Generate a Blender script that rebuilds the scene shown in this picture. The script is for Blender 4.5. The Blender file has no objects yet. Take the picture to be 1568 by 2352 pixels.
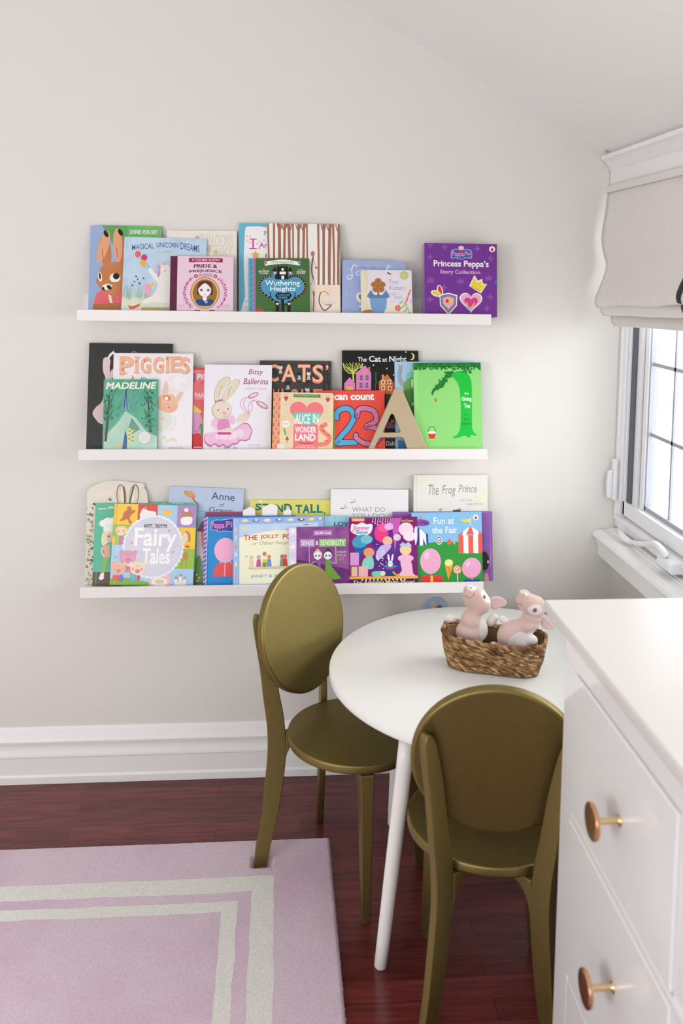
import bpy, bmesh, math, random
from mathutils import Vector, Matrix, Euler, noise
from mathutils.geometry import tessellate_polygon
random.seed(7)
PI = math.pi
scene = bpy.context.scene
COL = scene.collection

# ------------------------------------------------------------------ camera
cam_d = bpy.data.cameras.new('camera'); cam = bpy.data.objects.new('camera', cam_d); COL.objects.link(cam)
scene.camera = cam
th, ps, ro = 0.0830, 0.0831, 0.0153
F = Vector((math.sin(ps)*math.cos(th), math.cos(ps)*math.cos(th), -math.sin(th)))
R0 = Vector((math.cos(ps), -math.sin(ps), 0)); U0 = R0.cross(F)
RR = R0*math.cos(ro) + U0*math.sin(ro); UU = -R0*math.sin(ro) + U0*math.cos(ro)
m = Matrix.Identity(4)
for i in range(3):
    m[i][0], m[i][1], m[i][2] = RR[i], UU[i], -F[i]
m[0][3], m[1][3], m[2][3] = 0.5483, -2.6133, 1.5213
cam.matrix_world = m
cam_d.sensor_fit = 'VERTICAL'; cam_d.sensor_height = 36.0
cam_d.lens = 2053.025/2352*36
cam_d.shift_x = (784-809.01)/2352; cam_d.shift_y = (796.65-1176)/2352
cam_d.clip_start = 0.05; cam_d.clip_end = 100
cam_d.dof.use_dof = True; cam_d.dof.focus_distance = 2.38; cam_d.dof.aperture_fstop = 3.2

# ------------------------------------------------------------------ light, exposure
scene.view_settings.view_transform = 'Standard'; scene.view_settings.look = 'None'
scene.view_settings.gamma = 1.0; scene.view_settings.use_curve_mapping = False
scene.view_settings.exposure = EXPO = 0.04
world = bpy.data.worlds.new('world'); scene.world = world; world.use_nodes = True
wn = world.node_tree.nodes['Background']; wn.inputs[0].default_value = (0.90, 0.95, 1.0, 1); wn.inputs[1].default_value = 2.2

def area(name, loc, aim, sx, sy, power, col):
    l = bpy.data.lights.new(name, 'AREA'); l.shape = 'RECTANGLE'; l.size = sx; l.size_y = sy
    l.energy = power; l.color = col
    o = bpy.data.objects.new(name, l); COL.objects.link(o); o.location = loc
    o.rotation_euler = (Vector(aim)-Vector(loc)).to_track_quat('-Z', 'Y').to_euler()
    return o
area('daylight_side_window', (3.60, -0.30, 2.02), (1.45, -0.90, 1.10), 2.6, 1.5, 122, (0.955, 0.98, 1.0))
area('daylight_rear_window', (-0.55, -4.05, 1.45), (0.15, 0, 1.10), 1.0, 1.3, 19, (0.955, 0.98, 1.0))
area('daylight_left_window', (-2.15, -3.05, 1.30), (0.8, -0.6, 1.45), 1.5, 1.3, 55, (0.955, 0.975, 1.0))

area('added_side_fill', (3.30, -2.30, 1.60), (1.45, -2.10, 1.15), 1.8, 1.2, 28, (0.955, 0.98, 1.0))  # weak fill light added behind the unseen extra window
sn = bpy.data.lights.new('sun', 'SUN'); sn.energy = 6.0; sn.angle = .01; sn.color = (1, .97, .93)
so = bpy.data.objects.new('sun', sn); COL.objects.link(so); so.location = (0, 0, 5); so.rotation_euler = Vector((.62, .25, -.74)).to_track_quat('-Z', 'Y').to_euler()

# ------------------------------------------------------------------ helpers
def lin(c): 
    c = c/255.0
    return c/12.92 if c <= 0.04045 else ((c+0.055)/1.055)**2.4
def C(r, g, b, k=1.12): return tuple(min(0.93, lin(v)*k) for v in (r, g, b))+(1,)

def N(nt, t, **kw):
    n = nt.nodes.new(t)
    for k, v in kw.items():
        if k in n.inputs: n.inputs[k].default_value = v
        else: setattr(n, k, v)
    return n
def mat(name, col, rough=0.5, metal=0.0, col2=None, scale=8.0, bump=0.0, bscale=60.0, coat=0.0, sheen=0.0, spec=0.5, detail=3.0, squash=None, fac=(0.35, 0.65)):
    m = bpy.data.materials.new(name); m.use_nodes = True; nt = m.node_tree
    b = nt.nodes['Principled BSDF']
    b.inputs['Base Color'].default_value = col; b.inputs['Roughness'].default_value = rough
    b.inputs['Metallic'].default_value = metal; b.inputs['Coat Weight'].default_value = coat
    b.inputs['Sheen Weight'].default_value = sheen; b.inputs['Specular IOR Level'].default_value = spec
    tc = N(nt, 'ShaderNodeTexCoord'); mp = N(nt, 'ShaderNodeMapping'); nt.links.new(tc.outputs['Object'], mp.inputs[0])
    if squash: mp.inputs['Scale'].default_value = squash
    if col2:
        n = N(nt, 'ShaderNodeTexNoise', Scale=scale, Detail=detail); nt.links.new(mp.outputs[0], n.inputs['Vector'])
        r = N(nt, 'ShaderNodeValToRGB'); r.color_ramp.elements[0].position = fac[0]; r.color_ramp.elements[1].position = fac[1]
        r.color_ramp.elements[0].color = col; r.color_ramp.elements[1].color = col2
        nt.links.new(n.outputs['Fac'], r.inputs[0]); nt.links.new(r.outputs[0], b.inputs['Base Color'])
    if bump:
        n = N(nt, 'ShaderNodeTexNoise', Scale=bscale, Detail=4.0); nt.links.new(mp.outputs[0], n.inputs['Vector'])
        bp = N(nt, 'ShaderNodeBump', Strength=bump, Distance=0.002); nt.links.new(n.outputs['Fac'], bp.inputs['Height'])
        nt.links.new(bp.outputs[0], b.inputs['Normal'])
    return m

class MB:
    def __init__(s): s.v = []; s.f = []; s.mi = []; s.mats = []; s.sm = []
    def mid(s, m):
        if m not in s.mats: s.mats.append(m)
        return s.mats.index(m)
    def add(s, vs, fs, m, smooth=False):
        o = len(s.v); s.v += [tuple(v) for v in vs]; k = s.mid(m)
        for f in fs: s.f.append([o+i for i in f]); s.mi.append(k); s.sm.append(smooth)
    def box(s, x0, y0, z0, x1, y1, z1, m):
        vs = [(x, y, z) for x in (x0, x1) for y in (y0, y1) for z in (z0, z1)]
        s.add(vs, [(0,1,3,2),(4,6,7,5),(0,4,5,1),(2,3,7,6),(0,2,6,4),(1,5,7,3)], m)
    def lathe(s, prof, n, m, M=None, smooth=True, sx=1, sy=1):
        vs = []; fs = []
        for r, z in prof:
            for i in range(n):
                a = 2*PI*i/n; vs.append(Vector((r*sx*math.cos(a), r*sy*math.sin(a), z)))
        for j in range(len(prof)-1):
            for i in range(n):
                k = (i+1) % n; fs.append((j*n+i, j*n+k, (j+1)*n+k, (j+1)*n+i))
        fs.append(list(range(n))[::-1]); fs.append([(len(prof)-1)*n+i for i in range(n)])
        if M: vs = [M @ v for v in vs]
        s.add(vs, fs, m, smooth)
    def tube(s, pts, rad, m, n=10, closed_ends=True, smooth=True):
        pts = [Vector(p) for p in pts]; rad = rad if isinstance(rad, (list, tuple)) else [rad]*len(pts)
        vs = []; fs = []; up = None
        for i, p in enumerate(pts):
            t = (pts[min(i+1, len(pts)-1)]-pts[max(i-1, 0)]).normalized()
            if up is None:
                up = Vector((0, 0, 1)) if abs(t.z) < .9 else Vector((1, 0, 0))
            a = t.cross(up).normalized(); up = a.cross(t).normalized()
            for k in range(n):
                w = 2*PI*k/n; vs.append(p+(a*math.cos(w)+up*math.sin(w))*rad[i])
        for i in range(len(pts)-1):
            for k in range(n):
                k2 = (k+1) % n; fs.append((i*n+k, i*n+k2, (i+1)*n+k2, (i+1)*n+k))
        if closed_ends: fs.append(list(range(n))[::-1]); fs.append([(len(pts)-1)*n+k for k in range(n)])
        s.add(vs, fs, m, smooth)
    def prism(s, poly, d0, d1, m, fn):
        """poly: 2D outline, fn(u,v,d)->3D"""
        n = len(poly); vs = [fn(u, v, d0) for u, v in poly]+[fn(u, v, d1) for u, v in poly]
        fs = [(i, (i+1) % n, n+(i+1) % n, n+i) for i in range(n)]
        tri = tessellate_polygon([[Vector((u, v, 0)) for u, v in poly]])
        for t in tri: fs.append(tuple(t)); fs.append(tuple(n+i for i in reversed(t)))
        s.add(vs, fs, m)
    def mesh(s, name):
        me = bpy.data.meshes.new(name); me.from_pydata(s.v, [], s.f)
        for mm in s.mats: me.materials.append(mm)
        for p, k, sm in zip(me.polygons, s.mi, s.sm): p.material_index = k; p.use_smooth = sm
        bm = bmesh.new(); bm.from_mesh(me); bmesh.ops.recalc_face_normals(bm, faces=bm.faces); bm.to_mesh(me); bm.free()
        me.update(); return me
    def build(s, name, parent=None, bevel=0, seg=2, recalc=True):
        if recalc: me = s.mesh(name)
        else:
            me = bpy.data.meshes.new(name); me.from_pydata(s.v, [], s.f)
            for mm in s.mats: me.materials.append(mm)
            for p, k, sm in zip(me.polygons, s.mi, s.sm): p.material_index = k; p.use_smooth = sm
        o = bpy.data.objects.new(name, me); COL.objects.link(o)
        if parent: o.parent = parent
        if bevel:
            b = o.modifiers.new('bevel', 'BEVEL'); b.width = bevel; b.segments = seg; b.limit_method = 'ANGLE'; b.angle_limit = 0.7
            b.harden_normals = False
            for p in me.polygons: p.use_smooth = True
            w = o.modifiers.new('wn', 'WEIGHTED_NORMAL'); w.keep_sharp = False
        return o
def struct(o): o['kind'] = 'structure'; return o
def tag(o, label, cat, group=None):
    o['label'] = label; o['category'] = cat
    if group: o['group'] = group
    return o
def empty(name, loc, rz=0, label=None, cat=None, group=None):
    o = bpy.data.objects.new(name, None); COL.objects.link(o); o.location = loc; o.rotation_euler = (0, 0, rz)
    o.empty_display_size = .05
    if label: tag(o, label, cat, group)
    return o
def interp(xs, ys, x):
    if x <= xs[0]: return ys[0]
    for i in range(1, len(xs)):
        if x <= xs[i]:
            t = (x-xs[i-1])/(xs[i]-xs[i-1]); return ys[i-1]*(1-t)+ys[i]*t
    return ys[-1]
def catmull(pts, k=6, closed=False):
    n = len(pts); out = []
    rng = range(n) if closed else range(n-1)
    g = (lambda i: pts[i % n]) if closed else (lambda i: pts[max(0, min(n-1, i))])
    for i in rng:
        p0, p1, p2, p3 = g(i-1), g(i), g(i+1), g(i+2)
        for j in range(k):
            t = j/k
            out.append(tuple(0.5*((2*b)+(c-a)*t+(2*a-5*b+4*c-d)*t*t+(-a+3*b-3*c+d)*t**3) for a, b, c, d in zip(p0, p1, p2, p3)))
    if not closed: out.append(tuple(pts[-1]))
    return out

# ------------------------------------------------------------------ materials
M_wall = mat('wall_paint', C(220, 217, 211), .62, bump=.05, bscale=220)
M_ceil = mat('ceiling_paint', C(233, 230, 226, 1.2), .7, bump=.04, bscale=220)
M_trim = mat('white_trim_paint', C(246, 248, 252), .6, bump=.03, bscale=30)
M_white = mat('white_lacquer', C(230, 227, 225), .32)
M_tabletop = mat('white_tabletop', C(238, 235, 231), .38)
M_dress = mat('white_dresser_lacquer', C(241, 239, 238), .18, coat=.3)
M_dtop = mat('warm_white_dresser_top', C(216, 211, 206), .3, coat=.1)
M_gap = mat('dark_gap', C(120, 116, 114), .8)
M_gold = mat('gold_paint', (0.290, 0.228, 0.080, 1), .44, metal=.94, bump=.10, bscale=900, col2=(0.235, 0.184, 0.062, 1), scale=400)
M_knob = mat('rose_brass', (0.72, 0.42, 0.24, 1), .24, metal=1.0)
M_stem = mat('pale_brass', (0.80, 0.62, 0.34, 1), .28, metal=1.0)
M_page = mat('page_block', C(226, 220, 208), .8, col2=C(208, 200, 186), scale=900, squash=(1, 1, .02))
M_vinyl = mat('white_vinyl', C(232, 232, 234), .3)
M_seal = mat('grey_window_seal', C(92, 96, 106), .6)
M_bar = mat('grey_glazing_bar', C(160, 162, 170), .5)
M_linen = mat('blind_linen', C(217, 211, 206), .85, col2=C(224, 218, 213), scale=60, squash=(.1, 6, .3), bump=.15, bscale=500, sheen=.2)
M_linen2 = mat('blind_lining', C(214, 208, 203), .85)
M_ribbon = mat('black_ribbon', C(30, 34, 40), .6)
# ------------------------------------------------------------------ structure
XW = 1.58
def ceil_z(x): return 1.835+(XW-x)*.53
mb = MB(); mb.add([(-2.3, .0, 0), (XW+.12, .0, 0), (XW+.12, 0, 1.84), (XW, 0, 1.90), (-.15, 0, 2.80), (-2.3, 0, 2.80),
                   (-2.3, .1, 0), (XW+.12, .1, 0), (XW+.12, .1, 1.84), (XW, .1, 1.90), (-.15, .1, 2.80), (-2.3, .1, 2.80)],
    [(0,1,2,3,4,5), (11,10,9,8,7,6), (0,6,7,1), (1,7,8,2), (2,8,9,3), (3,9,10,4), (4,10,11,5), (5,11,6,0)], M_wall)
struct(mb.build('wall_back'))
# ceiling: sloped part + flat part
mb = MB(); xs = [XW+.12, -.15, -2.3]; zs = [1.78, 2.752, 2.752]
vs = [(x, y, z+d) for d in (0, .08) for y in (-4.2, .1) for x, z in zip(xs, zs)]
mb.add(vs, [(0,1,4,3), (1,2,5,4), (6,9,10,7), (7,10,11,8), (0,3,9,6), (2,8,11,5), (0,6,7,1), (1,7,8,2), (3,4,10,9), (4,5,11,10)], M_ceil)
struct(mb.build('ceiling'))
# right wall with the window opening y -1.30..0 (frame starts in the corner), z .785..1.78
mb = MB()
mb.box(XW, -4.2, 0, XW+.12, .0, .735, M_wall); mb.box(XW, -1.47, .735, XW+.12, -1.32, 1.80, M_wall)
mb.box(XW, -2.79, .735, XW+.12, -1.47, .80, M_wall); mb.box(XW, -2.79, 1.50, XW+.12, -1.47, 1.80, M_wall); mb.box(XW, -4.2, .735, XW+.12, -2.79, 1.80, M_wall)
mb.box(XW, -1.32, 1.783, XW+.12, 0, 1.80, M_wall); mb.box(XW, -1.32, 1.80, XW+.12, 0, 1.838, M_wall)
struct(mb.build('wall_right'))
mb = MB(); mb.box(-2.4, -4.2, 0, -2.3, .1, 2.80, M_wall); struct(mb.build('wall_left'))
mb = MB(); mb.box(-2.4, -4.3, 0, XW+.12, -4.2, 2.80, M_wall); struct(mb.build('wall_rear'))

# floor: mahogany strips running along x
def floor_mat():
    m = bpy.data.materials.new('mahogany_strip_floor'); m.use_nodes = True; nt = m.node_tree; b = nt.nodes['Principled BSDF']
    tc = N(nt, 'ShaderNodeTexCoord'); mp = N(nt, 'ShaderNodeMapping'); nt.links.new(tc.outputs['Object'], mp.inputs[0])
    br = N(nt, 'ShaderNodeTexBrick', Scale=1.0); br.offset = .37; br.offset_frequency = 2
    br.inputs['Color1'].default_value = (.125, .020, .020, 1); br.inputs['Color2'].default_value = (.205, .040, .038, 1)
    br.inputs['Mortar'].default_value = (.022, .006, .005, 1); br.inputs['Mortar Size'].default_value = .0007; br.inputs['Mortar Smooth'].default_value = .3
    br.inputs['Brick Width'].default_value = .62; br.inputs['Row Height'].default_value = .0585; br.inputs['Bias'].default_value = -.1
    nt.links.new(mp.outputs[0], br.inputs['Vector'])
    mp2 = N(nt, 'ShaderNodeMapping'); mp2.inputs['Scale'].default_value = (2.2, 26, 1); nt.links.new(tc.outputs['Object'], mp2.inputs[0])
    n = N(nt, 'ShaderNodeTexNoise', Scale=3.0, Detail=6.0, Distortion=.5); nt.links.new(mp2.outputs[0], n.inputs['Vector'])
    r = N(nt, 'ShaderNodeValToRGB'); r.color_ramp.elements[0].color = (.42, .38, .40, 1); r.color_ramp.elements[1].color = (1.25, 1.2, 1.2, 1)
    r.color_ramp.elements[0].position = .32; r.color_ramp.elements[1].position = .66
    nt.links.new(n.outputs['Fac'], r.inputs[0])
    mx = N(nt, 'ShaderNodeMix', data_type='RGBA', blend_type='MULTIPLY'); mx.inputs[0].default_value = .75
    nt.links.new(br.outputs['Color'], mx.inputs[6]); nt.links.new(r.outputs[0], mx.inputs[7]); nt.links.new(mx.outputs[2], b.inputs['Base Color'])
    b.inputs['Specular IOR Level'].default_value = .45; b.inputs['Roughness'].default_value = .21; b.inputs['Coat Weight'].default_value = .1; b.inputs['Coat Roughness'].default_value = .25
    bp = N(nt, 'ShaderNodeBump', Strength=.25, Distance=.001); nt.links.new(br.outputs['Fac'], bp.inputs['Height']); bp.invert = True
    nt.links.new(bp.outputs[0], b.inputs['Normal'])
    return m
mb = MB(); mb.box(-2.4, -4.3, -.05, XW+.12, .1, 0, floor_mat()); struct(mb.build('floor'))

# baseboards (moulded profile): (depth from wall, height)
prof = [(0, 0), (.024, 0), (.024, .022), (.019, .027), (.019, .078), (.021, .080), (.021, .090), (.017, .095), (.015, .112), (.019, .120), (.020, .129), (.013, .138), (.010, .150), (.006, .160), (.003, .166), (0, .166)]
mb = MB(); mb.prism(prof, -2.29, 1.575, M_trim, lambda u, v, d: (d, -u, v)); struct(mb.build('baseboard_back', bevel=.0012))
mb = MB(); mb.prism(prof, -4.19, -.03, M_trim, lambda u, v, d: (XW-u, d, v)); struct(mb.build('baseboard_right', bevel=.0012))

# window head trim (crown) in the corner, under the sloped ceiling
hp = [(0, 0), (.055, 0), (.055, .048), (.060, .053), (.062, .060), (.069, .067), (.074, .076), (.084, .080), (.086, .092), (0, .092)]
mb = MB(); mb.prism([(u, v+1.783) for u, v in hp], -1.5, -.004, M_trim, lambda u, v, d: (XW-u, d, v)); struct(mb.build('trim_1', bevel=.0015))
# stool (sill board) and apron under the window
sp = [(-.05, 0), (.056, 0), (.066, .004), (.070, .013), (.066, .022), (.056, .026), (.050, .026), (.048, .0285), (.020, .0285), (.018, .031), (.010, .031), (.008, .034), (-.012, .034), (-.014, .038), (-.05, .038)]
mb = MB(); mb.prism([(u, v+.722) for u, v in sp], -1.5, -.003, M_trim, lambda u, v, d: (XW-u, d, v)); struct(mb.build('trim_2', bevel=.001))
ap = [(0, .664), (.040, .664), (.048, .668), (.050, .676), (.050, .700), (.056, .712), (.056, .7215), (0, .7215)]
mb = MB(); mb.prism(ap, -1.45, -.003, M_trim, lambda u, v, d: (XW-u, d, v)); struct(mb.build('trim_3', bevel=.001))

# casement window: fixed frame, sash (rails), seal, glass, glazing bars
wf = MB()
Y0, Y1 = -.004, -1.31
wf.box(1.580, Y1, .762, 1.66, Y0, .800, M_vinyl); wf.box(1.580, Y1, 1.735, 1.66, Y0, 1.782, M_vinyl)
wf.box(1.580, -.036, .800, 1.66, Y0, 1.735, M_vinyl); wf.box(1.580, Y1, .800, 1.66, Y1+.036, 1.735, M_vinyl)
wf.box(1.580, -.665, .800, 1.66, -.625, 1.735, M_vinyl)
wf.box(1.574, Y1, .785, 1.582, Y0, .8, M_vinyl); wf.box(1.574, -.020, .8, 1.582, Y0, 1.735, M_vinyl)
win = struct(wf.build('window_1', bevel=.0015))
for (a, b) in ((-.040, -.622), (-.668, -1.27)):
    s_ = MB(); z0, z1 = .806, 1.73
    s_.box(1.588, b, z0, 1.634, a, z0+.042, M_vinyl); s_.box(1.588, b, z1-.04, 1.634, a, z1, M_vinyl)
    s_.box(1.588, a-.012, z0, 1.634, a, z1, M_vinyl); s_.box(1.588, b, z0, 1.634, b+.05, z1, M_vinyl)
    s_.box(1.600, a-.070, z0+.04, 1.634, a-.040, z1-.04, M_vinyl); s_.box(1.605, a-.106, z0+.04, 1.634, a-.082, z1-.04, M_vinyl)
    sash = s_.build('window_sash', win, bevel=.001)
    g = MB(); g.box(1.594, a-.040, z0+.042, 1.632, a-.012, z1-.04, M_seal); g.box(1.608, a-.082, z0+.042, 1.632, a-.070, z1-.04, M_bar); g.box(1.610, b+.05, z0+.04, 1.63, a-.106, z0+.054, M_bar)
    g.box(1.610, a-.113, z0+.042, 1.632, a-.106, z1-.04, M_bar)
    g.build('window_seal', sash)
    br = MB(); n = 3
    y_a, y_b = a-.115, b+.05; w = (y_a-y_b)/n
    for k in range(1, n): br.box(1.616, y_a-w*k-.0045, z0+.042, 1.622, y_a-w*k+.0045, z1-.04, M_bar if k else M_vinyl)
    for zz in (1.071, 1.273, 1.475): br.box(1.616, y_b, zz-.005, 1.622, y_a, zz+.005, M_bar)
    br.build('glazing_bar', sash)
    glm = bpy.data.materials.new('window_glass'); glm.use_nodes = True; nt = glm.node_tree
    for n_ in list(nt.nodes):
        if n_.type == 'BSDF_PRINCIPLED': nt.nodes.remove(n_)
    tr = N(nt, 'ShaderNodeBsdfTransparent'); gs = N(nt, 'ShaderNodeBsdfGlossy', Roughness=.02); mxs = N(nt, 'ShaderNodeMixShader')
    mxs.inputs[0].default_value = .05; nt.links.new(tr.outputs[0], mxs.inputs[1]); nt.links.new(gs.outputs[0], mxs.inputs[2])
    nt.links.new(mxs.outputs[0], nt.nodes['Material Output'].inputs[0])
    gl = MB(); gl.box(1.623, y_b, z0+.04, 1.627, y_a, z1-.04, glm); gl.build('window_pane', sash)
# window furniture
lk = MB()
lk.box(1.560, -.030, .846, 1.574, -.006, .972, M_vinyl)
lock = lk.build('window_latch', win, bevel=.004, seg=3)
lv = MB(); lv.prism([(0, 0), (.014, .002), (.017, .05), (.013, .085), (0, .088)], -.026, -.012, M_vinyl, lambda u, v, d: (1.560-u, d, .85+v)); lv.build('latch_lever', lock, bevel=.003)
ck = MB(); ck.prism([(0, 0), (.035, 0), (.045, .012), (.040, .030), (.0, .036)], -.47, -.39, M_vinyl, lambda u, v, d: (1.585-u, d, .765+v))
crank = ck.build('window_crank', win, bevel=.006, seg=3)
cr = MB(); cr.tube(catmull([(1.556, -.428, .800), (1.545, -.408, .818), (1.545, -.370, .817), (1.552, -.280, .788), (1.558, -.180, .764)]), [.009]*6+[.0085]*7+[.007]*12, M_vinyl, 10)
cr.tube([(1.559, -.186, .763), (1.550, -.150, .768), (1.546, -.118, .782)], [.0085, .010, .009], M_vinyl, 10)
cr.build('crank_handle', crank)

# unseen window added further along the wall for extra side light (frame only)
q = MB(); q.box(1.58, -2.79, .80, 1.66, -1.47, .84, M_vinyl); q.box(1.58, -2.79, 1.46, 1.66, -1.47, 1.50, M_vinyl); q.box(1.58, -1.51, .84, 1.66, -1.47, 1.46, M_vinyl); q.box(1.58, -2.79, .84, 1.66, -2.75, 1.46, M_vinyl); q.box(1.58, -2.15, .84, 1.66, -2.11, 1.46, M_vinyl)
struct(q.build('added_window', bevel=.0015))

# neighbour's pale clapboard siding across the gap
M_siding = mat('white_siding', C(236, 234, 230, 1.2), .7)
mb = MB()
for k in range(26):
    z = -.6+k*.16; mb.prism([(0, z), (.02, z), (.004, z+.16), (0, z+.16)], -4, 5, M_siding, lambda u, v, d: (4.2-u, d, v))
mb.box(4.2, -4, -.6, 4.3, 5, 3.56, M_siding); struct(mb.build('wall_neighbour'))

# ------------------------------------------------------------------ roman blind
b = empty('roman_blind', (1.515, -.03, 1.44), 0, 'beige linen roman blind half drawn up in soft folds over the window', 'blind')
def sheet(name, prof, ya, yb, m, th=.003, wob=0.004):
    # prof: list of (x,z) path; thickness th; extruded from ya to yb
    q = MB(); P = catmull(prof, 6); ny = 40; n = len(P); vs = []; fs = []
    for s_ in (0, 1):
        for j in range(ny+1):
            y = ya+(yb-ya)*j/ny
            for i, (x, z) in enumerate(P):
                t = i/(n-1); w = wob*t*math.sin(j*.55+1.3)*math.sin(t*5); z = z+.052*(ya-y)*t
                vs.append((x+s_*th-w*.6, y+(.006*math.sin(t*9) if j == 0 else 0), z+w*(1 if t > .6 else .2)))
    S = (ny+1)*n
    for s_ in (0, 1):
        for j in range(ny):
            for i in range(n-1):
                a = s_*S+j*n+i; fs.append((a, a+1, a+n+1, a+n) if s_ else (a, a+n, a+n+1, a+1))
    for j in range(ny):
        for i in (0, n-1): a = j*n+i; fs.append((a, a+n, S+a+n, S+a))
    for i in range(n-1):
        for j in (0, ny): a = j*n+i; fs.append((a, a+1, S+a+1, S+a))
    q.add([Vector(v)-Vector(b.location) for v in vs], fs, m, True); return q.build(name, b)
sheet('main_panel', [(1.510, 1.790), (1.506, 1.72), (1.497, 1.64), (1.503, 1.59), (1.511, 1.555), (1.503, 1.52), (1.487, 1.475), (1.481, 1.450), (1.488, 1.433), (1.505, 1.432), (1.53, 1.445)], -.030, -1.27, M_linen)
sheet('middle_fold', [(1.52, 1.47), (1.500, 1.445), (1.494, 1.425), (1.500, 1.409), (1.515, 1.406), (1.535, 1.415)], -.040, -1.26, M_linen, wob=.003)
sheet('lower_fold', [(1.535, 1.44), (1.520, 1.41), (1.516, 1.390), (1.524, 1.378), (1.54, 1.378), (1.555, 1.39)], -.075, -1.25, M_linen2, wob=.002)
q = MB(); q.box(1.512-1.515, -1.27+.03, 1.765-1.44, 1.535-1.515, -.032+.03, 1.7825-1.44, M_linen); q.build('header_board', b)
q = MB(); q.box(1.4985-1.515, -1.272+.03, 1.764-1.44, 1.5035-1.515, -.030+.03, 1.7822-1.44, M_linen); q.build('header_band', b, bevel=.0015)
def ribbon(yc, pts, name='ribbon_trim', z0t=True):
    q = MB(); P = catmull(pts, 6); vs = []; fs = []
    for i_, (x, z) in enumerate(P):
        z += .030*(i_/(len(P)-1) if z0t else 1)
        for yy in (-.009, .009): vs.append(Vector((x-.0045, yc+yy, z))-b.location); 
        for yy in (-.009, .009): vs.append(Vector((x-.001, yc+yy, z))-b.location)
    for i in range(len(P)-1):
        a = 4*i; fs += [(a, a+1, a+5, a+4), (a+2, a+6, a+7, a+3), (a, a+4, a+6, a+2), (a+1, a+3, a+7, a+5)]
    q.add(vs, fs, M_ribbon, True); q.build(name, b)
ribbon(-.592, [(1.510, 1.785), (1.506, 1.72), (1.497, 1.64), (1.503, 1.59), (1.510, 1.555), (1.503, 1.52), (1.487, 1.480), (1.481, 1.455), (1.484, 1.437), (1.489, 1.430)])
ribbon(-.592, [(1.500, 1.445), (1.494, 1.425), (1.498, 1.411), (1.503, 1.405)], z0t=False)
# tiny hook screwed into the ceiling above the trim
q = MB(); q.tube(catmull([(0, 0, .012), (0, 0, .002), (.004, .0, -.004), (.010, 0, -.003), (.012, 0, .004)], 5), .0018, M_stem, 8); q.lathe([(.006, .010), (.006, .0125)], 12, M_stem)
o = q.build('screw_hook'); o.location = (1.493, -.045, 1.872); tag(o, 'tiny metal screw hook in the ceiling just above the left end of the window trim', 'hook')

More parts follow.
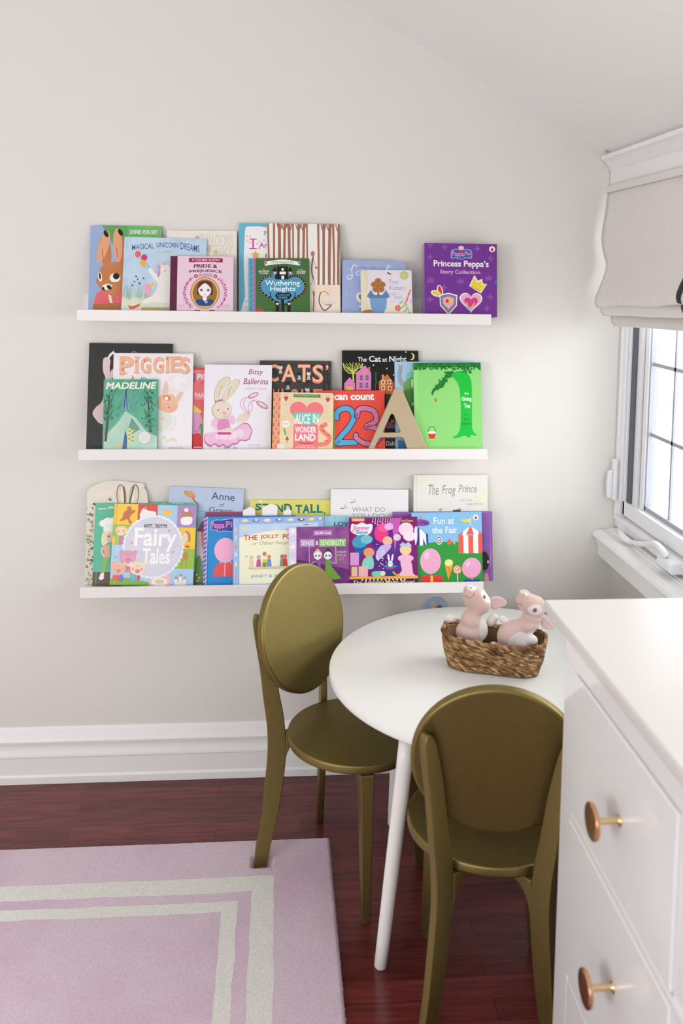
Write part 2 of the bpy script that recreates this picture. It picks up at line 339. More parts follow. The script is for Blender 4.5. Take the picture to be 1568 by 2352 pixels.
# ------------------------------------------------------------------ rug
def rug_mat():
    m = bpy.data.materials.new('rug_pile'); m.use_nodes = True; nt = m.node_tree; b = nt.nodes['Principled BSDF']
    b.inputs['Roughness'].default_value = .95; b.inputs['Sheen Weight'].default_value = .35; b.inputs['Specular IOR Level'].default_value = .1
    tc = N(nt, 'ShaderNodeTexCoord'); 
    wob = N(nt, 'ShaderNodeTexNoise', Scale=9.0, Detail=5.0); nt.links.new(tc.outputs['Object'], wob.inputs['Vector'])
    sb = N(nt, 'ShaderNodeVectorMath', operation='SUBTRACT'); nt.links.new(wob.outputs['Color'], sb.inputs[0]); sb.inputs[1].default_value = (.5, .5, .5)
    scl = N(nt, 'ShaderNodeVectorMath', operation='SCALE'); nt.links.new(sb.outputs[0], scl.inputs[0]); scl.inputs['Scale'].default_value = .016
    ad = N(nt, 'ShaderNodeVectorMath', operation='ADD'); nt.links.new(tc.outputs['Object'], ad.inputs[0]); nt.links.new(scl.outputs[0], ad.inputs[1])
    sx = N(nt, 'ShaderNodeSeparateXYZ'); nt.links.new(ad.outputs[0], sx.inputs[0])
    # object origin at the rug's far right corner: d = min(-x, -y)
    nx = N(nt, 'ShaderNodeMath', operation='MULTIPLY'); nx.inputs[1].default_value = -1; nt.links.new(sx.outputs['X'], nx.inputs[0])
    ny = N(nt, 'ShaderNodeMath', operation='MULTIPLY'); ny.inputs[1].default_value = -1; nt.links.new(sx.outputs['Y'], ny.inputs[0])
    mn = N(nt, 'ShaderNodeMath', operation='MINIMUM'); nt.links.new(nx.outputs[0], mn.inputs[0]); nt.links.new(ny.outputs[0], mn.inputs[1])
    r = N(nt, 'ShaderNodeValToRGB'); r.color_ramp.interpolation = 'CONSTANT'
    E_ = r.color_ramp.elements; E_[0].position = 0; E_[0].color = (0, 0, 0, 1)
    E_[1].position = .146; E_[1].color = (1, 1, 1, 1)
    for p, v in ((.200, 0), (.232, 1), (.268, 0)):
        e = E_.new(p); e.color = (v, v, v, 1)
    nt.links.new(mn.outputs[0], r.inputs[0])
    n1 = N(nt, 'ShaderNodeTexNoise', Scale=2.6, Detail=3.0); nt.links.new(tc.outputs['Object'], n1.inputs['Vector'])
    pr = N(nt, 'ShaderNodeValToRGB'); pr.color_ramp.elements[0].position = .45; pr.color_ramp.elements[1].position = .70
    pr.color_ramp.elements[0].color = C(224, 203, 217); pr.color_ramp.elements[1].color = C(210, 174, 198); nt.links.new(n1.outputs['Fac'], pr.inputs[0])
    n2 = N(nt, 'ShaderNodeTexNoise', Scale=520.0, Detail=3.0); nt.links.new(tc.outputs['Object'], n2.inputs['Vector'])
    mx = N(nt, 'ShaderNodeMix', data_type='RGBA'); nt.links.new(r.outputs[0], mx.inputs[0]); nt.links.new(pr.outputs[0], mx.inputs[6]); mx.inputs[7].default_value = C(236, 236, 228)
    mr = N(nt, 'ShaderNodeMapRange'); mr.inputs['From Min'].default_value = .3; mr.inputs['From Max'].default_value = .7; mr.inputs['To Min'].default_value = .80; mr.inputs['To Max'].default_value = 1.12; nt.links.new(n2.outputs['Fac'], mr.inputs[0])
    sc = N(nt, 'ShaderNodeVectorMath', operation='SCALE'); nt.links.new(mx.outputs[2], sc.inputs[0]); nt.links.new(mr.outputs[0], sc.inputs['Scale']); nt.links.new(sc.outputs[0], b.inputs['Base Color'])
    bp = N(nt, 'ShaderNodeBump', Strength=.7, Distance=.0022); nt.links.new(n2.outputs['Fac'], bp.inputs['Height']); nt.links.new(bp.outputs[0], b.inputs['Normal'])
    return m
rm = rug_mat(); mb = MB()
nx_, ny_ = 420, 300; vs = []; fs = []
LX, LY = 2.3, 1.85
for j in range(ny_+1):
    for i in range(nx_+1):
        u = (i/nx_)**1.6; v = (j/ny_)**1.6; x = -LX*u; y = -LY*v
        e = min(-x, -y, LX+x, LY+y); wv = (noise.noise(Vector((x*55, y*55, 1)))*.0018+noise.noise(Vector((x*260, y*260, 5)))*.0022)
        edge = min(1, e/.010); z = .0125*math.sqrt(max(0, 1-(1-edge)**2))*.85+.002+.0005*noise.noise(Vector((x*90, y*90, 0)))
        dd = math.hypot(max(0, abs(x+.697-.518)-.020), max(0, abs(y-.3355+.427)-.017))
        if dd < .011: tt = dd/.011; z = .0006+(z-.0006)*tt*tt*(3-2*tt)
        if i in (0, nx_): x += wv*2
        if j in (0, ny_): y += wv*2
        if i in (0, nx_) or j in (0, ny_): z = .0005
        vs.append((x, y, z))
for j in range(ny_):
    for i in range(nx_): a = j*(nx_+1)+i; fs.append((a, a+nx_+1, a+nx_+2, a+1))
mb.add(vs, fs, rm, True); o = mb.build('area_rug', recalc=False); o.location = (.697, -.3355, 0)
tag(o, 'pale pink pile rug with two cream border stripes lying on the dark wood floor', 'rug')
# ------------------------------------------------------------------ picture ledges
LEDGES = [(1.4088, 'white picture ledge highest on the wall, holding the top row of books'),
          (1.0216, 'white picture ledge in the middle, holding the second row of books and the gold letter'),
          (0.6289, 'white picture ledge lowest on the wall, behind the gold chair back')]
for z, lab in LEDGES:
    e = empty('picture_ledge', (.575, 0, z-.0305), 0, lab, 'shelf', 'white picture ledges on the wall')
    q = MB(); q.box(-.575, -.1105, .002, .575, -.0098, .016, M_white); q.build('shelf_board', e, bevel=.0008)
    q = MB(); q.box(-.575, -.120, 0, .575, -.1107, .0305, M_white); q.build('front_lip', e, bevel=.0012)
    q = MB(); q.box(-.575, -.0096, .002, .575, -.0006, .070, M_white); q.build('back_rail', e, bevel=.0010)

# ------------------------------------------------------------------ round table
TX, TY, TZ, TR = 1.0897, -.5138, .5524, .4106
t = empty('round_table', (TX, TY, 0), 0, 'low round white table in the corner under the ledges', 'table')
q = MB(); q.lathe([(TR-.006, TZ-.018), (TR-.001, TZ-.016), (TR, TZ-.012), (TR, TZ-.004), (TR-.0015, TZ-.001), (TR-.004, TZ), (.05, TZ), (.001, TZ)], 160, M_tabletop); q.build('tabletop', t)
for (bx, by), (ax, ay) in (((.784, -.778), (.832, -.790)), ((.875, -.274), (.888, -.300)), ((1.36, -.24), (1.33, -.27)), ((1.37, -.76), (1.34, -.73))):
    q = MB(); pts = [Vector((bx-TX, by-TY, 0)).lerp(Vector((ax-TX, ay-TY, TZ-.018)), k/8) for k in range(9)]
    q.tube([pts[0]+Vector((0, 0, .0))]+[pts[0]+Vector((0, 0, .002))]+pts[1:], [.0125, .0140]+[.0142+.0036*k/8 for k in range(1, 9)], M_white, 24); q.build('leg', t)
q = MB()
for k in range(4):
    a0, a1 = PI/4+k*PI/2, PI/4+(k+1)*PI/2; r = .30
    p0, p1 = Vector((r*math.cos(a0), r*math.sin(a0), 0)), Vector((r*math.cos(a1), r*math.sin(a1), 0))
    d = (p1-p0).normalized(); n_ = Vector((-d.y, d.x, 0))*.009
    q.add([p0+n_+Vector((0, 0, TZ-.055)), p1+n_+Vector((0, 0, TZ-.055)), p1-n_+Vector((0, 0, TZ-.055)), p0-n_+Vector((0, 0, TZ-.055)),
           p0+n_+Vector((0, 0, TZ-.018)), p1+n_+Vector((0, 0, TZ-.018)), p1-n_+Vector((0, 0, TZ-.018)), p0-n_+Vector((0, 0, TZ-.018))],
          [(0,1,2,3), (4,7,6,5), (0,4,5,1), (1,5,6,2), (2,6,7,3), (3,7,4,0)], M_white)
q.build('apron', t)

# ------------------------------------------------------------------ gold chairs
SR, SZ, BR_, BZ, BS, LEAN = .1709, .3793, .1622, .5997, -.1745, .1997
ZK = [0, .06, .13, .20, .26, .31, .36, .40, .45, .50, .55, .60, .645, .664]
LI = [.112, .105, .094, .086, .081, .079, .081, .084, .091, .097, .103, .111, .120, .131]
LO = [.136, .131, .123, .118, .114, .112, .113, .116, .121, .125, .130, .136, .140, .137]
def make_chair(label):
    """local frame: +x is forward, +y is the chair's left, origin on the floor under the seat centre"""
    c = empty('dining_chair', (0, 0, 0), 0, label, 'chair', 'gold round-back chairs')
    q = MB(); q.lathe([(SR-.006, SZ-.0215), (SR-.001, SZ-.020), (SR, SZ-.016), (SR, SZ-.004), (SR-.0008, SZ-.0014), (SR-.0030, SZ-.0001), (SR-.0045, SZ), (SR-.008, SZ), (.04, SZ), (.001, SZ)], 120, M_gold); q.build('seat', c)
    q = MB()
    M = Matrix.Translation((BS, 0, BZ)) @ Matrix.Rotation(-LEAN, 4, 'Y') @ Matrix.Rotation(PI/2, 4, 'Y')
    h = .0105
    q.lathe([(.001, -h), (.05, -h), (BR_-.008, -h), (BR_-.0045, -h), (BR_-.0012, -h+.0012), (BR_-.0001, -h+.0035), (BR_, -h+.006), (BR_, h-.006), (BR_-.0001, h-.0035), (BR_-.0012, h-.0012), (BR_-.0045, h), (BR_-.008, h), (.05, h), (.001, h)], 120, M_gold, M); q.build('backrest', c)
    for s in (-1, 1):                       # rear posts: bent plates set radially
        q = MB(); K = catmull(list(zip(ZK, LI, LO)), 5); vs = []; tn = Vector((.7071, s*.7071, 0))*.009
        for z, a, b_ in K:
            pi = Vector((-.154-(a-.072), s*a, z)); po = Vector((-.154-(b_-.072), s*b_, z))
            vs += [pi+tn, po+tn, po-tn, pi-tn]
        n = len(K); fs = [(0, 1, 2, 3), (4*n-1, 4*n-2, 4*n-3, 4*n-4)]
        for i in range(n-1):
            for k in range(4): k2 = (k+1) % 4; fs.append((4*i+k, 4*i+k2, 4*i+4+k2, 4*i+4+k))
        q.add(vs, fs, M_gold)
        # curved bracket running inward under the seat
        poly = [(0.0, .285), (.004, .300), (.012, .318), (.024, .332), (.040, .341), (.060, .345), (.088, .346), (.088, .3574), (0.0, .3574)]
        fn = lambda u, v, d: Vector((-.162+u, s*(.080-u), v))+Vector((.7071, s*.7071, 0))*d
        q.prism([(u*.7071, v) for u, v in poly], -.009, .009, M_gold, fn)
        q.build('leg', c, bevel=.0022)
    for s in (-1, 1):                       # front legs
        q = MB(); tn = Vector((-.7071, s*.7071, 0))
        TH = lambda u, v: .0100+.0065*max(0, v)/.3592
        poly = [(.020, .3572), (.020, .344), (.045, .342), (.066, .334), (.078, .320), (.085, .300), (.092, .25), (.114, 0), (.131, 0), (.122, .3572)]
        q.prism(poly, -1, 1, M_gold, lambda u, v, d: Vector((u, s*u, v))+tn*(d*TH(u, v))); q.build('leg', c, bevel=.0022)
    return c
ch = make_chair('gold chair facing the table, its front showing, one leg standing on the pink rug')
ch.location = (.7504, -.4673, .0004); ch.rotation_euler = (0, 0, -.7073)
c2 = ch.copy(); COL.objects.link(c2); c2['label'] = 'gold chair seen from behind, nearest the camera, beside the white dresser'
for k in list(ch.children): d = k.copy(); COL.objects.link(d); d.parent = c2
c2.location = (.9998, -.8387, .0004); c2.rotation_euler = (0, 0, 1.3896)

# ------------------------------------------------------------------ dresser 
DX, DYF, DYN, DZ = 1.0697, -1.0895, -2.10, .9080
d = empty('dresser', (1.28, -1.55, 0), 0, 'glossy white dresser with brass knobs filling the right foreground', 'dresser')
o_ = Vector(d.location)
def dbox(q, x0, y0, z0, x1, y1, z1, m): q.box(x0-o_.x, y0-o_.y, z0-o_.z, x1-o_.x, y1-o_.y, z1-o_.z, m)
q = MB(); dbox(q, 1.0545, DYN-.02, DZ-.021, 1.503, -.997, DZ, M_dtop); q.build('dresser_top', d, bevel=.004, seg=3)
q = MB(); dbox(q, DX, DYN, DZ-.0725, 1.50, DYF, DZ-.0212, M_dress); q.build('top_rail', d, bevel=.002)
q = MB()
dbox(q, DX, DYF-.0675, 0, 1.50, DYF, DZ-.073, M_dress)          # far stile / end panel
dbox(q, DX, DYN, 0, 1.50, DYN+.05, DZ-.073, M_dress)
dbox(q, DX, -1.600, .06, DX+.02, -1.558, DZ-.073, M_dress)
dbox(q, DX+.012, DYN+.05, .06, 1.50, DYF-.0675, DZ-.080, M_dress)
dbox(q, DX-.0035, DYN+.052, .5695, DX+.018, DYF-.0695, .5845, M_dress)
dbox(q, DX, DYN+.05, .06, DX+.018, DYF-.0675, .275, M_dress)
q.build('carcass', d, bevel=.0018)
for (ya, yb) in ((-1.149, -1.556), (-1.602, -2.046)):
    for (z0, z1) in ((.586, .8335), (.288, .568)):
        q = MB(); dbox(q, DX-.004, yb, z0, DX+.012, ya, z1, M_dress); dr = q.build('drawer', d, bevel=.003, seg=3)
        kc = Vector((DX-.004, (-1.373 if ya > -1.2 else -1.82), (.7075 if z0 > .5 else .4405)))-o_
        M = Matrix.Translation(kc) @ Matrix.Rotation(-PI/2, 4, 'Y')
        q = MB(); q.lathe([(.0085, 0), (.0085, .0015), (.0055, .003), (.0048, .006), (.0050, .0385), (.0050, .0393)], 28, M_stem, M)
        q.lathe([(.009, .0392), (.0240, .0392), (.0262, .0394), (.0270, .0402), (.0272, .0412), (.0272, .0442), (.0270, .0452), (.0262, .0460), (.0240, .0462), (.012, .0462), (.001, .0462)], 48, M_knob, M); q.build('knob', dr)

# ------------------------------------------------------------------ seagrass basket with two plush toys
def weave_mat():
    m = bpy.data.materials.new('seagrass'); m.use_nodes = True; nt = m.node_tree; b = nt.nodes['Principled BSDF']
    g = N(nt, 'ShaderNodeNewGeometry'); r = N(nt, 'ShaderNodeValToRGB'); e = r.color_ramp.elements
    e[0].color = (.105, .043, .012, 1); e[1].color = (.74, .56, .35, 1); e[1].position = 1
    for p, c in ((.35, (.29, .145, .046, 1)), (.72, (.43, .245, .090, 1))): k = e.new(p); k.color = c
    nt.links.new(g.outputs['Random Per Island'], r.inputs[0])
    tc = N(nt, 'ShaderNodeTexCoord'); n = N(nt, 'ShaderNodeTexNoise', Scale=420.0, Detail=3.0); nt.links.new(tc.outputs['Object'], n.inputs['Vector'])
    mx = N(nt, 'ShaderNodeMix', data_type='RGBA', blend_type='MULTIPLY'); mx.inputs[0].default_value = .8
    r2 = N(nt, 'ShaderNodeValToRGB'); r2.color_ramp.elements[0].position = .3; r2.color_ramp.elements[1].position = .65; r2.color_ramp.elements[0].color = (.35, .3, .25, 1); r2.color_ramp.elements[1].color = (1.2, 1.15, 1.1, 1)
    nt.links.new(n.outputs['Fac'], r2.inputs[0]); nt.links.new(r.outputs[0], mx.inputs[6]); nt.links.new(r2.outputs[0], mx.inputs[7]); nt.links.new(mx.outputs[2], b.inputs['Base Color'])
    b.inputs['Roughness'].default_value = .7; bp = N(nt, 'ShaderNodeBump', Strength=.5, Distance=.001); nt.links.new(n.outputs['Fac'], bp.inputs['Height']); nt.links.new(bp.outputs[0], b.inputs['Normal'])
    return m
M_weave = weave_mat(); M_inner = mat('basket_inside', (.16, .08, .03, 1), .85)
def rrect(a, b_, t, rot=0, p=3.4):       # superellipse point
    c, s = math.cos(t), math.sin(t); x = a*math.copysign(abs(c)**(2/p), c); y = b_*math.copysign(abs(s)**(2/p), s)
    return Vector((x, y, 0))
bk = empty('wicker_basket', (1.0845, -.512, TZ+.0022), math.radians(-18), 'small oblong brown woven seagrass basket on the white table', 'basket')
q = MB(); rows = 14; H = .075
def stitch(q, p, t, up, L, r, m):
    t = t.normalized(); n_ = t.cross(up).normalized(); u_ = n_.cross(t); vs = []; fs = []
    K = [(-1, .15), (-.6, .8), (0, 1), (.6, .8), (1, .15)]
    for k, rr in K:
        for i in range(6):
            a = PI*i/3; vs.append(p+t*(L*k)+(n_*math.cos(a)+u_*math.sin(a))*(r*rr))
    for k in range(len(K)-1):
        for i in range(6): j = (i+1) % 6; fs.append((k*6+i, k*6+j, k*6+6+j, k*6+6+i))
    fs += [tuple(range(6)), tuple(range(len(K)*6-1, len(K)*6-7, -1))]
    q.add(vs, fs, m, True)
for r_ in range(rows+1):
    f = r_/rows; z = .005+H*f; A = .108+.016*f+.004*math.sin(f*3); B_ = .046+.018*f
    n = 60
    ring = [rrect(A, B_, 2*PI*i/720) for i in range(721)]; cum = [0]
    for i in range(720): cum.append(cum[-1]+(ring[i+1]-ring[i]).length)
    for k in range(n):
        sL = ((k+.5*(r_ % 2)+random.uniform(-.15, .15))/n % 1)*cum[-1]; i0 = max(i for i in range(0, 720, 4) if cum[i] <= sL+1e-9)
        while i0 < 719 and cum[i0+1] < sL: i0 += 1
        p = ring[i0]; tan = (ring[(i0+6) % 720]-ring[(i0-6) % 720]).normalized(); tt = 2*PI*i0/720
        sag = .010*(p.x/A)**2*(1 if p.x < 0 else .45)*f+.0012*math.sin(tt*7+r_)
        up = Vector((0, 0, 1)); outn = tan.cross(up)
        dirv = tan*-1+up*.34
        rr = .0033 if r_ < rows else .0050
        stitch(q, Vector((p.x, p.y, z+sag))+outn*.0008, dirv, up, (.0090 if r_ < rows else .0095)+random.uniform(-.001, .002), rr*random.uniform(.85, 1.1), M_weave)
        if r_ < rows: stitch(q, Vector((p.x*.985, p.y*.97, z+sag+.0035)), tan+up*.15, up, .0090, .0028, M_weave)
q.build('woven_wall', bk)
q = MB(); n = 72; vs = []; fs = []
lv = [(.0, .3), (.002, 1), (.5, 1), (.93, 1)]
for f, k in lv:
    for i in range(n):
        A = (.108+.016*f)*.965*k; B_ = (.046+.018*f)*.93*k; p = rrect(A, B_, 2*PI*i/n); vs.append((p.x, p.y, .004+H*f+.009*(p.x/.12)**2*f))
for j in range(len(lv)-1):
    for i in range(n): k = (i+1) % n; fs.append((j*n+i, j*n+k, j*n+n+k, j*n+n+i))
fs.append(tuple(range(n))); q.add(vs, fs, M_inner, True); o = q.build('basket_lining', bk)
sm_ = o.modifiers.new('solid', 'SOLIDIFY'); sm_.thickness = .002; sm_.offset = -1

M_pink = mat('pink_plush', C(216, 187, 180), .95, col2=C(202, 168, 160), scale=14, bump=.5, bscale=700, sheen=.6, spec=.1)
M_wplush = mat('white_plush', C(228, 222, 218), .95, col2=C(218, 210, 206), scale=20, bump=.5, bscale=700, sheen=.5, spec=.1)
M_ear = mat('ear_fabric', C(226, 196, 194), .9, sheen=.4, bump=.3, bscale=700)
M_thread = mat('brown_thread', C(150, 104, 96), .8); M_eye = mat('brown_eye', C(128, 84, 74), .3); M_purple_tag = mat('purple_satin_tag', C(110, 30, 110), .4)
KZ = .00110/4.9
def W(X, Y, dy=0, y0=-.505):             # toy layout sheet -> metres
    return Vector((1.024+((X/4.9+980)-1080)*.00110, y0+dy, .754-((Y/4.9+1320)-1350)*.00110))
def ell_bm(bm, c, r, rot=None):
    g = bmesh.ops.create_icosphere(bm, subdivisions=4, radius=1.0)
    M = Matrix.Translation(c) @ (rot.to_matrix().to_4x4() if rot else Matrix.Identity(4)) @ Matrix.Diagonal((*r, 1))
    bmesh.ops.transform(bm, matrix=M, verts=g['verts'])
def plush(label, blobs, whites, y0, base, voxel=.0022):
    """blobs: (X,Y,dy, rx,ry,rz, tilt) in sheet units; one continuous body, white patches by material"""
    e = empty('plush_toy', base, 0, label, 'soft toy', 'pink and white plush animals in the basket')
    bm = bmesh.new()
    for (X, Y, dy, rx, ry, rz, tilt) in blobs:
        ell_bm(bm, W(X, Y, dy, y0)-Vector(base), (rx*KZ, ry*KZ, rz*KZ), Euler((0, math.radians(tilt), 0)))
    me = bpy.data.meshes.new('tmp'); bm.to_mesh(me); bm.free(); o = bpy.data.objects.new('tmp', me); COL.objects.link(o)
    rmod = o.modifiers.new('r', 'REMESH'); rmod.mode = 'VOXEL'; rmod.voxel_size = voxel
    smod = o.modifiers.new('s', 'SMOOTH'); smod.factor = .6; smod.iterations = 9
    dg = bpy.context.evaluated_depsgraph_get(); dg.update(); me2 = bpy.data.meshes.new_from_object(o.evaluated_get(dg)); bpy.data.objects.remove(o)
    me2.name = 'body'; me2.materials.clear(); me2.materials.append(M_pink); me2.materials.append(M_wplush)
    rt = []
    for (X, Y, dy, rx, ry, rz, tilt) in whites:
        rt.append((W(X, Y, dy, y0)-Vector(base), Euler((0, math.radians(tilt), 0)).to_matrix().inverted(), (rx*KZ, ry*KZ, rz*KZ)))
    for p in me2.polygons:
        p.use_smooth = True; c = p.center
        for cc, Mi, r in rt:
            v = Mi @ (c-cc)
            if (v.x/r[0])**2+(v.y/r[1])**2+(v.z/r[2])**2 < 1: p.material_index = 1; break
    b_ = bpy.data.objects.new('body', me2); COL.objects.link(b_); b_.parent = e
    return e
def surf(e, X, Y, y0):
    """first hit on the toy's body seen along +y at sheet position"""
    body = [c for c in e.children if c.name.startswith('body')][0]
    p = W(X, Y, -.2, y0)-Vector(e.location)
    ok, loc, nor, _ = body.ray_cast(p, Vector((0, 1, 0)))
    return (loc, nor) if ok else (W(X, Y, 0, y0)-Vector(e.location), Vector((0, -1, 0)))
def stitch_line(e, pts, y0, name='mouth', r=.0007):
    q = MB(); P = [surf(e, X, Y, y0)[0]+Vector((0, -.0002, 0)) for X, Y in catmull(pts, 5)]; q.tube(P, r, M_thread, 6); q.build(name, e)
def eye(e, X, Y, y0, r=.0036):
    q = MB(); l, n_ = surf(e, X, Y, y0); M = Matrix.Translation(l) @ n_.to_track_quat('Z', 'Y').to_matrix().to_4x4()
    q.lathe([(r*1.25, -.001), (r*1.25, .0004), (r, .001), (r*.7, .0018), (.0001, .0022)], 24, M_eye, M); q.build('eye', e)
def ear(e, pts, y0, dy, th=.005):
    q = MB(); P = catmull(pts, 6, closed=True); V = [W(X, Y, dy, y0)-Vector(e.location) for X, Y in P]; cen = sum(V, Vector())/len(V)
    n = len(V); vs = []; fs = []
    rings = [(1, 0), (.93, .8), (.7, 1.1), (.3, 1.15)]
    for sgn in (-1, 1):
        for k, d_ in rings:
            for v in V: w = cen+(v-cen)*k; vs.append(w+Vector((0, sgn*th*.5*d_+.004*(1-k), 0)))
    R = len(rings)
    for s_ in (0, 1):
        o2 = s_*R*n
        for j in range(R-1):
            for i in range(n): k = (i+1) % n; fs.append((o2+j*n+i, o2+j*n+k, o2+(j+1)*n+k, o2+(j+1)*n+i))
        fs.append(tuple(o2+(R-1)*n+i for i in range(n)))
    for i in range(n): k = (i+1) % n; fs.append((i, k, R*n+k, R*n+i))
    q.add(vs, fs, M_ear, True); q.build('ear', e)
ya = -.492
A_ = plush('left one of the two pink and white plush animals in the basket',
    [(498, 200, 0, 72, 72, 58, 10), (510, 250, 0, 92, 86, 82, 10), (560, 290, 0, 135, 108, 125, -35), (618, 345, 0, 118, 108, 128, -20), (560, 420, 0, 88, 82, 95, 0),
     (525, 540, 0, 125, 105, 130, 12), (515, 665, 0, 165, 110, 130, 0), (515, 785, 0, 140, 95, 90, 0),
     (300, 546, 18e-3, 82, 52, 42, 8), (770, 560, 10e-3, 85, 50, 55, -48), (560, 800, -15e-3, 75, 60, 60, 0), (370, 770, -15e-3, 60, 55, 65, 0), (610, 640, -6e-3, 95, 75, 130, 0)],
    [(510, 162, 0, 60, 90, 26, 0), (665, 250, -.012, 82, 90, 46, 48), (662, 620, -.016, 72, 130, 150, -3), (300, 546, 18e-3, 92, 70, 60, 8), (775, 560, 10e-3, 95, 70, 75, -48), (560, 830, -15e-3, 110, 90, 95, 0), (330, 790, -15e-3, 60, 70, 110, 0)], ya, (1.033, -.492, TZ+.006))
eye(A_, 645, 247, ya); stitch_line(A_, [(432, 240), (470, 252), (508, 238), (530, 200)], ya); stitch_line(A_, [(490, 160), (500, 150), (506, 160)], ya, 'nostril')
ear(A_, [(722, 318), (770, 286), (830, 285), (890, 310), (922, 350), (905, 390), (850, 408), (785, 432), (735, 400)], ya, .006)
yb_ = -.522
B2 = plush('pink and white plush animal showing a round eye, right one of two in the basket',
    [(1075, 215, 0, 78, 72, 62, 20), (1070, 270, 0, 92, 85, 75, 15), (1150, 320, 0, 155, 115, 115, 22), (1200, 350, 0, 112, 105, 128, 10), (1160, 470, 0, 110, 90, 100, 0),
     (1090, 560, 0, 160, 115, 100, -20), (955, 650, 0, 180, 120, 150, -30), (930, 780, 0, 140, 105, 100, 0), (1040, 720, -12e-3, 130, 80, 115, 0),
     (870, 520, 22e-3, 60, 45, 40, 20), (1140, 680, -22e-3, 70, 55, 60, 0), (740, 780, -6e-3, 60, 55, 60, 0), (1040, 665, -8e-3, 125, 90, 115, -15)],
    [(1060, 178, -.006, 50, 60, 18, 20), (1168, 342, -.020, 84, 70, 64, 10), (1020, 715, -.026, 150, 120, 132, -10), (1150, 660, -.024, 95, 95, 90, 0), (870, 520, 22e-3, 75, 60, 55, 20), (715, 790, -6e-3, 60, 70, 80, 0)], yb_, (1.118, -.522, TZ+.006))
eye(B2, 1162, 340, yb_, .0042); stitch_line(B2, [(980, 300), (1010, 300), (1032, 290)], yb_); stitch_line(B2, [(1038, 190), (1050, 178), (1060, 186)], yb_, 'nostril')
stitch_line(B2, [(985, 725), (1010, 765), (1060, 780), (1110, 770)], yb_, 'seam')
ear(B2, [(1270, 500), (1290, 460), (1320, 470), (1370, 520), (1405, 575), (1430, 600), (1380, 612), (1320, 598), (1280, 560)], yb_, .004)
q = MB(); p = W(1165, 760, -.030, yb_)-Vector(B2.location); q.box(p.x-.010, p.y-.001, p.z-.006, p.x+.008, p.y+.0015, p.z+.010, M_purple_tag)
q.build('satin_tag', B2)
q = MB(); p = W(1175, 715, -.026, yb_)-Vector(B2.location); q.prism([(-.006, -.010), (.008, -.008), (.006, .008), (-.002, .012)], 0, .002, M_page, lambda u, v, dd: (p.x+u, p.y+dd, p.z+v)); q.build('care_label', B2)
